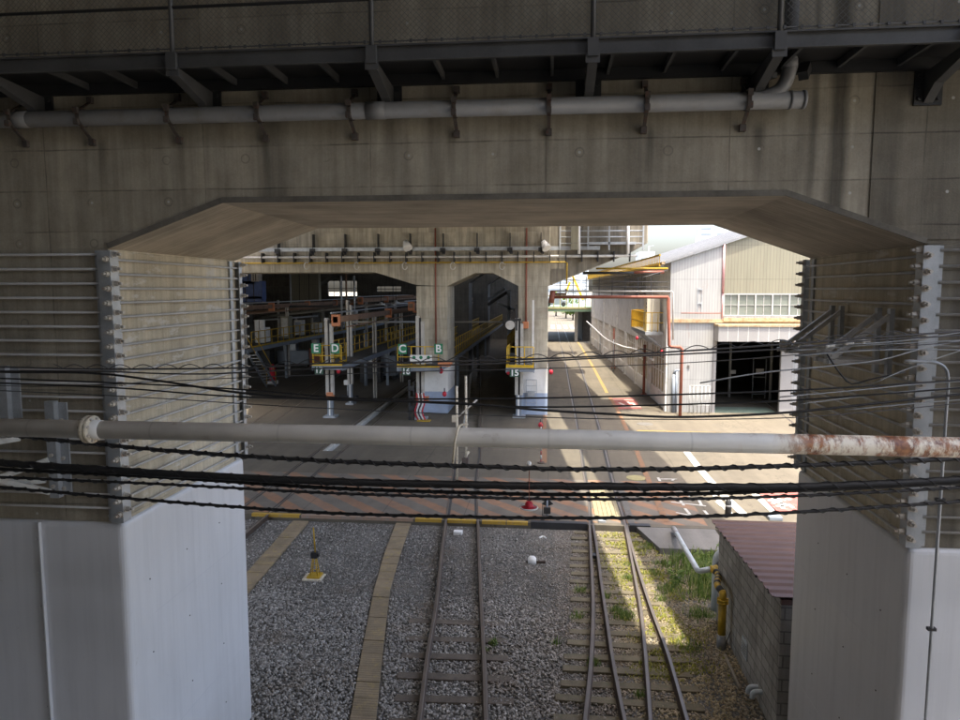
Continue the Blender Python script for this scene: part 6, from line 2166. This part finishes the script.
# front: white sheet to the left of the downpipe, cream sheet above the windows
m = MB().prism([(0, 0, 0), (XD0, 0, 0), (XD0, 0, ZD1), (XP_, 0, ZD1), (XP_, 0, roofz(XP_)), (0, 0, roofz(0))], (0, .2, 0))
lp(m, 'front_wall', 'sheet_white')
m = MB().prism([(XP_ + .002, 0, LZ(293.5)), (XM, 0, LZ(293.5)), (XM, 0, roofz(XM)), (XP_ + .002, 0, roofz(XP_))], (0, .2, 0))
lp(m, 'gable_panel', 'sheet_cream')
m = MB().box(XP_ + .002, XM, 0, .2, ZD1, LZ(316) - .002)
lp(m, 'lintel_wall', 'sheet_white')
m = MB().box(LX(793), XM, 0, .2, 0, ZD1 - .002)
lp(m, 'front_wall', 'sheet_white')
wy0, wy1 = LZ(316), LZ(293.5)
wx = [XP_ + .05, LX(736.5), LX(753.5), LX(770.5), LX(787.5), LX(805), LX(822)]
for a, b in zip(wx[:-1], wx[1:]):
    m = MB().box(a, b, .06, .09, wy0 + .05, wy1 - .05)
    p = lp(m, 'window', 'pane_grey')
    f = MB()
    f.box(a - .04, a + .04, -.02, .05, wy0, wy1).box(b - .04, b + .04, -.015, .055, wy0, wy1)
    f.box(a + .04, b - .04, -.01, .05, wy0, wy0 + .07).box(a + .04, b - .04, -.01, .05, wy1 - .07, wy1)
    f.box((a + b) / 2 - .015, (a + b) / 2 + .015, .03, .055, wy0 + .07, wy1 - .07)
    f.box(a + .04, b - .04, .03, .055, (wy0 + wy1) / 2 - .015, (wy0 + wy1) / 2 + .015)
    lp(f, 'window_frame', 'frame_white', p)
# rusty gutter and canopy
m = MB().box(.02, XM, -.10, -.002, LZ(322.5), LZ(319)).box(XP_, XM, -.2, -.101, LZ(321), LZ(317.5))
lp(m, 'rusty_ledge', 'gutter')
cz0, cz1 = LZ(340), LZ(325.5)
m = MB().box(LX(713), LX(830), -1.0, -.002, cz0, cz1)
cn = lp(m, 'canopy', 'pink')
m = MB().box(LX(712.5), LX(831), -1.06, -.004, cz1 + .002, cz1 + .12)
lp(m, 'canopy_top', 'gutter', cn)
m = MB()
for x in np.arange(LX(713) + .5, LX(828), .55):
    m.box(x - .008, x + .008, -1.008, -1.001, cz0, cz1)
lp(m, 'panel_seam', 'side_wall', cn)
lp(MB().box(XD0 - .16, XD0 + .0, -.08, -.002, 0, cz0), 'door_jamb', 'pink')
lp(MB().box(XD1, LX(793), -.12, .1, 0, cz0 - .002), 'door_jamb', 'pink')
m = MB().cyl((XP_ - .05, -.09, LZ(293)), (XP_ - .05, -.09, roofz(XP_)), .07, 10).cyl((XP_ - .05, -.09, LZ(318)), (XP_ - .05, -.09, LZ(293)), .035, 8)
lp(m, 'downpipe', 'pink_pipe')
m = MB().cyl((LX(681) - .1, -.12, LZ(313)), (XP_ - .1, -.12, LZ(313)), .025, 8)
lp(m, 'small_pipe', 'red_pipe')
m = MB().box(LX(695.6) + .002, LX(699.4) - .002, -.05, -.004, LZ(290), LZ(289)).box(LX(695.6) + .002, LX(699.4) - .002, -.05, -.004, LZ(304), LZ(303)).box(LX(695), LX(695.6), -.04, -.004, LZ(312), LZ(288)).box(LX(699.4), LX(700), -.04, -.004, LZ(312), LZ(288))
lp(m, 'wall_bracket', 'galv')
m = MB().box(LX(687), LX(689.5), -.04, -.004, LZ(368), LZ(365))
lp(m, 'wall_vent', 'grille')
m = MB().cyl((LX(673.5), -.15, 0), (LX(673.5), -.15, LZ(374)), .09, 10).cyl((LX(676.5), -.16, 0), (LX(676.5), -.16, LZ(371)), .06, 10).tube([(LX(673.5), -.15, LZ(374)), (LX(675), -.15, LZ(370)), (LX(679), -.15, LZ(370))], .07, 8)
lp(m, 'blue_downpipe', 'steel_blue')
# road side wall
WZ0, WZ1 = 0.85, 3.55
m = MB().box(0.002, .2, .2, LB, 0, WZ0).box(.002, .2, .2, LB, WZ1, 6.6)
lp(m, 'side_wall', 'side_wall')
ys_ = [0.1 + 6 * i for i in range(9)] + [LB]
for i in range(9):
    m = MB().box(-.12, .22, ys_[i], ys_[i] + .5, 0.01, 6.58 if i % 2 == 0 else WZ1)
    lp(m, 'pilaster', 'pilaster')
    a, b = ys_[i] + .5, ys_[i + 1]
    m = MB().box(.10, .13, a, b, WZ0, WZ1)
    p = lp(m, 'window', 'pane_cream')
    f = MB()
    k = 6
    for j in range(k + 1):
        y = a + (b - a) * j / k
        f.box(.03, .099, y - .035 + (.036 if j == 0 else 0) - (.036 if j == k else 0), y + .035 + (.036 if j == 0 else 0) - (.036 if j == k else 0), WZ0 + .06, WZ1 - .06)
    f.box(.02, .099, a, b, WZ0, WZ0 + .06).box(.02, .099, a, b, WZ1 - .06, WZ1)
    f.box(.05, .098, a + .05, b - .05, WZ0 + 1.2, WZ0 + 1.26).box(.05, .098, a + .05, b - .05, WZ0 + 2.0, WZ0 + 2.05)
    lp(f, 'window_frame', 'white', p)
# upper storey: solid near the corner, glazed louvres beyond
m = MB().box(.002, .2, .2, 8.5, 6.602, EV - .02).box(.002, .2, 8.5, LB, EV - .35, EV - .02)
lp(m, 'side_wall', 'pilaster')
for j in range(11):
    a = 8.5 + j * (LB - 8.5) / 11
    b = a + (LB - 8.5) / 11
    m = MB().box(.10, .13, a, b, 6.6, EV - .35)
    p = lp(m, 'clerestory_window', 'pane_pale')
    f = MB()
    for q in range(5):
        y = a + (b - a) * q / 5
        f.box(.02, .099, y + .01, y + .09, 6.6, EV - .35)
    for q in range(4):
        z = 6.65 + (EV - .45 - 6.65) * q / 3.2
        f.box(.04, .098, a + .1, b, z, z + .05)
    lp(f, 'window_frame', 'steel_white', p)
# roof with overhang, gutter, walkway rail
m = MB().prism([(-.35, -.16, roofz(-.35) + .02), (XM, -.16, roofz(XM) + .02), (XM, -.16, roofz(XM) + .16), (-.35, -.16, roofz(-.35) + .16)], (0, LB + .3, 0))
rf = lp(m, 'roof', 'roof_white')
m = MB()
for k in range(0, 60):
    y = k * .9
    m.beam((-.3, y, roofz(-.3) + .175), (XM - .05, y, roofz(XM - .05) + .175), .05, .03)
lp(m, 'roof_rib', 'roof_white', rf)
m = MB().box(-.52, -.352, -.1, LB, roofz(-.35) - .02, roofz(-.35) + .12)
lp(m, 'gutter', 'gutter', rf)
# sheltering parts inside the door
m = MB().box(.2, XM, 14, 14.2, 0, EV).box(XD1 + 2.5, XD1 + 2.6, .2, 14, 0, EV).box(.3, XD1 + 2.4, .25, 13.9, 4.6, 4.7)
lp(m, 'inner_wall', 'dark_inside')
m = MB().box(XD0, XD1, .0, 2.0, .004, .012)
lp(m, 'door_floor', 'green_floor')
m = MB().box(XM, XM + .2, 0, LB, 0, roofz(XM)).box(.2, XM, LB - .2, LB, 0, EV)
lp(m, 'back_wall', 'sheet_white')
bt_r = thing('roof_guard', 'long yellow guard rail with pickets along the eave of the white shed', 'guard rail', (A[0], A[1], EV), rz=rz)


def lq(mb, name, mat, parent, off):
    mb.v = [(x - off[0], y - off[1], z - off[2]) for x, y, z in mb.v]
    o = mb.build(name, mat, None, local=True)
    o.parent = parent
    return o


m = MB().box(-.66, -.58, 0, LB, EV + .34, EV + .44).box(-.66, -.58, 0, LB, EV - .26, EV - .16)
for k in range(105):
    y = .1 + k * .5
    m.box(-.64, -.60, y, y + .05, EV - .16, EV + .34)
lq(m, 'railing', 'dull_yellow', bt_r, (0, 0, EV))
m = MB()
for k in range(0, 18):
    m.box(-.6, -.36, .3 + k * 3, .36 + k * 3, EV - .24, EV - .18)
lq(m, 'bracket_arms', 'galv', bt_r, (0, 0, EV))

# balcony with the air conditioner
yb0, yb1, xb0 = 1.2, 7.0, -1.15
zb = 4.55
tb = thing('balcony', 'small steel balcony with yellow railing on the road side of the white shed', 'balcony', (A[0], A[1], zb), rz=rz)
off = (0, 0, zb)
lq(MB().box(xb0, -.13, yb0, yb1, zb - .18, zb), 'slab', 'galv', tb, off)
m = MB()
for k in range(4):
    y = yb0 + .3 + k * (yb1 - yb0 - .6) / 3
    m.beam((-.13, y, zb - .9), (xb0 + .1, y, zb - .2), .08, .08)
lq(m, 'brace', 'galv', tb, off)
m = MB()
for zz in (.5, 1.1):
    m.box(xb0, xb0 + .05, yb0, yb1, zb + zz, zb + zz + .05).box(xb0 + .05, -.13, yb0, yb0 + .05, zb + zz, zb + zz + .05)
for k in range(13):
    y = yb0 + k * (yb1 - yb0 - .05) / 12
    m.box(xb0 + .005, xb0 + .045, y, y + .04, zb, zb + 1.1)
for x in (-.8, -.45):
    m.box(x, x + .04, yb0 + .005, yb0 + .045, zb, zb + 1.1)
lq(m, 'railing', 'dull_yellow', tb, off)
lq(MB().box(xb0 - .02, -.15, yb1 + .02, yb1 + .06, zb, zb + 1.15), 'end_panel', 'amber_panel', tb, off)
ta = thing('air_conditioner', 'tall ivory air conditioning cabinet standing on the yellow railed balcony', 'air conditioner', (A[0], A[1], zb), rz=rz)
lq(MB().box(-.95, -.2, 2.0, 3.2, zb + .03, zb + 1.95), 'cabinet', 'ac', ta, off)
m = MB()
for k in range(7):
    m.box(-.96, -.951, 2.1, 2.35, zb + .2 + k * .23, zb + .33 + k * .23)
lq(m, 'grille', 'grille', ta, off)

# pale pipe sagging along the road side, red hydrants, white fence
t = thing('overhead_pipe', 'pale pipe carried low along the road side of the white shed', 'pipe', (5.5, 60, 2))
w = lambda y, dx, z: np.array([A[0] - y * math.tan(rz) - dx, A[1] + y, z])
MB().tube(smooth_path([w(50, .8, 3.0), w(38, .8, 2.7), w(26, .8, 2.4), w(16, .7, 2.55), w(8, .6, 2.9), w(2, .5, 2.8)], 1.0), .07, 8).build('pipe_run', 'white', t)
for y in (44, 32, 20):
    c = w(y, .8, 0)
    MB().cyl(c, c + np.array([0, 0, 2.8]), .05, 8).build('support', 'galv', t)
for (y, dx, z1, lab) in ((6.3, .35, 3.4, 'orange red standpipe against the first window bays of the white shed'), (22.5, .5, 3.6, 'orange red standpipe halfway along the white shed')):
    c = w(y, dx, 0)
    t = thing('standpipe', lab, 'standpipe', c)
    MB().cyl(c, c + np.array([0, 0, z1]), .09, 10).build('tube', 'red_pipe', t)
    MB().cyl(c, c + np.array([0, 0, .12]), .2, 10).build('foot', 'red_pipe', t)
for (px, py, lab) in ((662, 351.5, 'red lamp on the road side of the white shed near its corner'), (637, 338, 'red lamp on the road side of the white shed under the balcony'), (664.5, 396, 'red lamp low on the corner of the white shed')):
    c = W(px, py, 41.5)
    t = thing('red_lamp', lab, 'lamp', c, 'red lamps on the white shed')
    MB().ellipsoid(c, (.09, .09, .11), 10, 6).build('globe', 'red', t)
    MB().cyl(c, c + np.array([.3, 0, 0]), .03, 6).build('stem', 'dark_steel', t)
t = thing('white_fence', 'low white pipe fence before the gable of the white shed', 'fence', (8, 40.3, 0))
Yz = 40.3
m = MB()
for px in (689.5, 693.5, 697.5, 701.5, 705.5, 709.5):
    x = W(px, 400, Yz)[0]
    m.cyl((x, Yz, 0), (x, Yz, 1.6), .03, 6)
m.build('posts', 'frame_white', t)
m = MB()
for z in (.5, 1.6):
    m.cyl((W(689.5, 400, Yz)[0], Yz, z), (W(709.5, 400, Yz)[0], Yz, z), .03, 6)
m.build('bars', 'frame_white', t)
c = G(686, 410)
tag(MB().ellipsoid((c[0], c[1], .2), (.28, .2, .28), 12, 8).tube([(c[0], c[1], 0), (c[0], c[1], .1)], .2, 10).build('pump_unit', 'white'), 'small rounded white pump at the foot of the gable beside the red pipe', 'pump')
# door interior
for (px, y, lab) in ((730, 47, 'thin grey post inside the open shed door, left of the notice'), (771, 46, 'thin grey post inside the open shed door, near the jamb')):
    x = W(px, 370, y)[0]
    tag(MB().cyl((x, y, 0), (x, y, 4.4), .08, 10).build('inner_post', 'steel_white'), lab, 'post')
c = W(759.5, 371, 46.5)
t = thing('steel_barrier', 'steel frame with a small white notice inside the open shed door', 'frame', (c[0], 46.5, 0))
m = MB()
for dx in (-.4, .4):
    m.beam((c[0] + dx, 46.5, 0), (c[0] + dx, 46.5, 2.6), .05, .05)
for z in (.3, 1.4, 2.6):
    m.beam((c[0] - .4, 46.5, z), (c[0] + .4, 46.5, z), .05, .05)
m.build('frame_bars', 'galv', t)
MB().box(c[0] - .25, c[0] + .25, 46.42, 46.44, 1.6, 1.95).build('notice', 'white', t)
c = W(733, 372, 46.8)
tag(MB().box(c[0] - .18, c[0] + .18, 46.8, 46.83, c[2] - .12, c[2] + .12).build('notice', 'white'), 'tiny white notice on the post deep inside the shed door', 'notice')
c = G(738, 512, 0)
t = thing('bollard', 'dark rounded bollard standing on the white road line behind the weeds', 'bollard', G(728, 516))
c = G(728, 516)
MB().tube([(c[0], c[1], 0), (c[0], c[1], .42), (c[0], c[1], .52), (c[0], c[1], .56)], [.1, .1, .07, .01], 12).build('body', 'dark_steel', t)
MB().cyl((c[0], c[1], .3), (c[0], c[1], .36), .104, 12).build('collar', 'pvc', t)
c = G(774, 519)
tag(MB().box(c[0] - .2, c[0] + .2, c[1] - .2, c[1] + .2, 0, .12).build('valve_cover', 'steel_blue', bevel=.02), 'small blue grey cover lying between the shed roof and the red road panel', 'cover')

# ================================================================== FAR END: green footbridge, stair tower, trees, buildings
t = thing('footbridge', 'grey green bridge deck crossing the road far away', 'bridge', (3, 94, 0))
x0, x1 = W(545, 310, 94)[0], W(593, 310, 94)[0]
MB().box(x0 - 1, x1, 94, 118, 4.15, 4.75).build('girder', 'bridge_green', t)
MB().box(x0 - 1, x1, 93.94, 93.998, 4.5, 4.75).build('edge_strip', 'pale_yellow', t)
MB().box(W(575, 310, 96)[0], W(578, 310, 96)[0], 96, 97, 0, 4.148).build('pier', 'steel_white', t)
MB().box(W(583, 310, 96)[0], W(593, 310, 96)[0], 97, 117, 0, 4.148).build('abutment', 'dark_inside', t)
m = MB()
for k in range(9):
    x = x0 - .5 + (x1 - x0 + .3) * k / 8
    m.box(x - .06, x + .06, 94.1, 94.2, 4.752, 6.2)
m.box(x0 - .8, x1, 94.08, 94.22, 6.2, 6.3)
m.build('railing', 'pale_yellow', t)
t = thing('parked_car', 'dark car standing on the far bridge behind the railing', 'car', (W(557, 304, 97)[0], 97, 4.76))
xc_ = W(556, 304, 97)[0]
m = MB().prism([(xc_ - 1.6, 96.3, 5.0), (xc_ + 1.6, 96.3, 5.0), (xc_ + 1.6, 96.3, 5.5), (xc_ + .9, 96.3, 5.62), (xc_ + .5, 96.3, 6.05), (xc_ - .9, 96.3, 6.05), (xc_ - 1.4, 96.3, 5.6), (xc_ - 1.6, 96.3, 5.5)], (0, 1.5, 0))
m.build('body', 'steel_blue', t, bevel=.06)
for dx in (-1, 1):
    MB().cyl((xc_ + dx, 96.2, 5.06), (xc_ + dx, 96.5, 5.06), .3, 14).build('wheel', 'black', t)
t = thing('stair_tower', 'pale steel stair tower with yellow stair beyond the cantilever', 'stair tower', (3, 102, 4.75))
xa, xb_ = W(562, 290, 102)[0], W(588, 290, 102)[0]
m = MB()
for k in range(5):
    x = xa + (xb_ - xa) * k / 4
    for y in (102, 106):
        m.beam((x, y, 4.752), (x, y, 11.2), .12, .12)
for z in (6.6, 8.2, 9.8, 11.2):
    for y in (102, 106):
        m.beam((xa, y, z), (xb_, y, z), .12, .12)
for k in range(4):
    x = xa + (xb_ - xa) * k / 4
    x2 = xa + (xb_ - xa) * (k + 1) / 4
    for z in (4.8, 6.6, 8.2, 9.8):
        m.beam((x, 102, z), (x2, 102, z + 1.5), .06, .06)
for x in (xa, xb_):
    for z in (6.6, 8.2, 9.8, 11.2):
        m.beam((x, 102, z), (x, 106, z), .1, .1)
m.build('frame', 'pale_steel', t)
MB().beam((W(572, 276, 101.5)[0], 101.5, 9.2), (W(583, 298, 101.5)[0], 101.5, 5.6), .25, .3).beam((W(570, 283, 101.5)[0], 101.5, 8.1), (W(566, 292, 101.5)[0], 101.5, 6.7), .25, .3).build('stair_flight', 'yellow', t)
for i, (x0, x1, Y, h, lab) in enumerate(((W(640, 240, 300)[0], W(655, 240, 300)[0], 300, 23, 'pale slab of a far building beyond the shed roof'), (W(700, 232, 420)[0], W(712, 232, 420)[0], 420, 43, 'pale blue far tower just above the shed roof'), (W(716, 232, 460)[0], W(728, 232, 460)[0], 460, 46, 'second far tower above the shed roof, partly behind its ridge'),
                                          (-24, -6, 210, 17, 'pale low building at the far end of the road'), (-2, 14, 260, 15, 'long pale building closing the far end of the road'))):
    t = thing('distant_building', lab, 'building', ((x0 + x1) / 2, Y, 0))
    MB().box(x0, x1, Y, Y + 14, -.2, h).build('wall', 'far_block', t)
    m = MB()
    z = 3
    while z < h - 1.5:
        m.box(x0 + .6, x1 - .6, Y - .06, Y - .002, z, z + 1.3)
        z += 3.2
    m.build('window_band', 'far_window', t)


def tree(label, c, h, r, n=900, name='leafy_tree'):
    t = thing(name, label, 'tree', c)
    m = MB()
    top = np.array([c[0] + .2, c[1], c[2] + h * .6])
    m.tube([c, (c[0] + .05, c[1], c[2] + h * .3), top], [.22, .16, .08], 8)
    for k in range(6):
        a = k * PI / 3 + .4
        m.tube([(c[0] + .08, c[1], c[2] + h * (.3 + .04 * k)), (c[0] + r * .6 * math.cos(a), c[1] + r * .6 * math.sin(a), c[2] + h * (.55 + .05 * k))], [.08, .03], 6)
    m.build('trunk', 'bark', t)
    ctr = np.array([[c[0] + RNG.normal() * r * .45, c[1] + RNG.normal() * r * .45, c[2] + h * RNG.uniform(.42, .95)] for _ in range(26)])
    q = ctr[RNG.integers(0, 26, n)] + RNG.normal(size=(n, 3)) * r * .2
    d1 = RNG.normal(size=(n, 3)) * .16
    d2 = RNG.normal(size=(n, 3)) * .16
    V = np.stack([q - d1, q + d2, q + d1, q - d2], 1).reshape(-1, 3)
    m = MB()
    m.add(V, [(4 * i, 4 * i + 1, 4 * i + 2, 4 * i + 3) for i in range(n)])
    m.build('crown', 'leaf', t)


for i, (px, Y, h, r, lab) in enumerate(((566, 175, 5.0, 2.6, 'bright green tree at the far end of the road under the bridge'), (573, 165, 4.2, 2.0, 'smaller green tree beside the far bridge pier'), (556, 190, 5.2, 2.6, 'green tree at the far end of the road, closest to the end column'))):
    tree(lab, np.array([W(px, 310, Y)[0], Y, 0.0]), h, r, 1100)
t = thing('utility_pole', 'thin lamp pole rising beyond the tip of the far cantilever', 'pole', (W(649, 250, 150)[0], 150, 0))
x = W(649, 250, 150)[0]
MB().cyl((x, 150, 0), (x, 150, W(649, 246, 150)[2]), .12, 8).build('shaft', 'galv', t)
MB().beam((x, 150, W(649, 246, 150)[2]), (x + 1, 150, W(649, 245.5, 150)[2]), .12, .12).build('lamp_arm', 'galv', t)
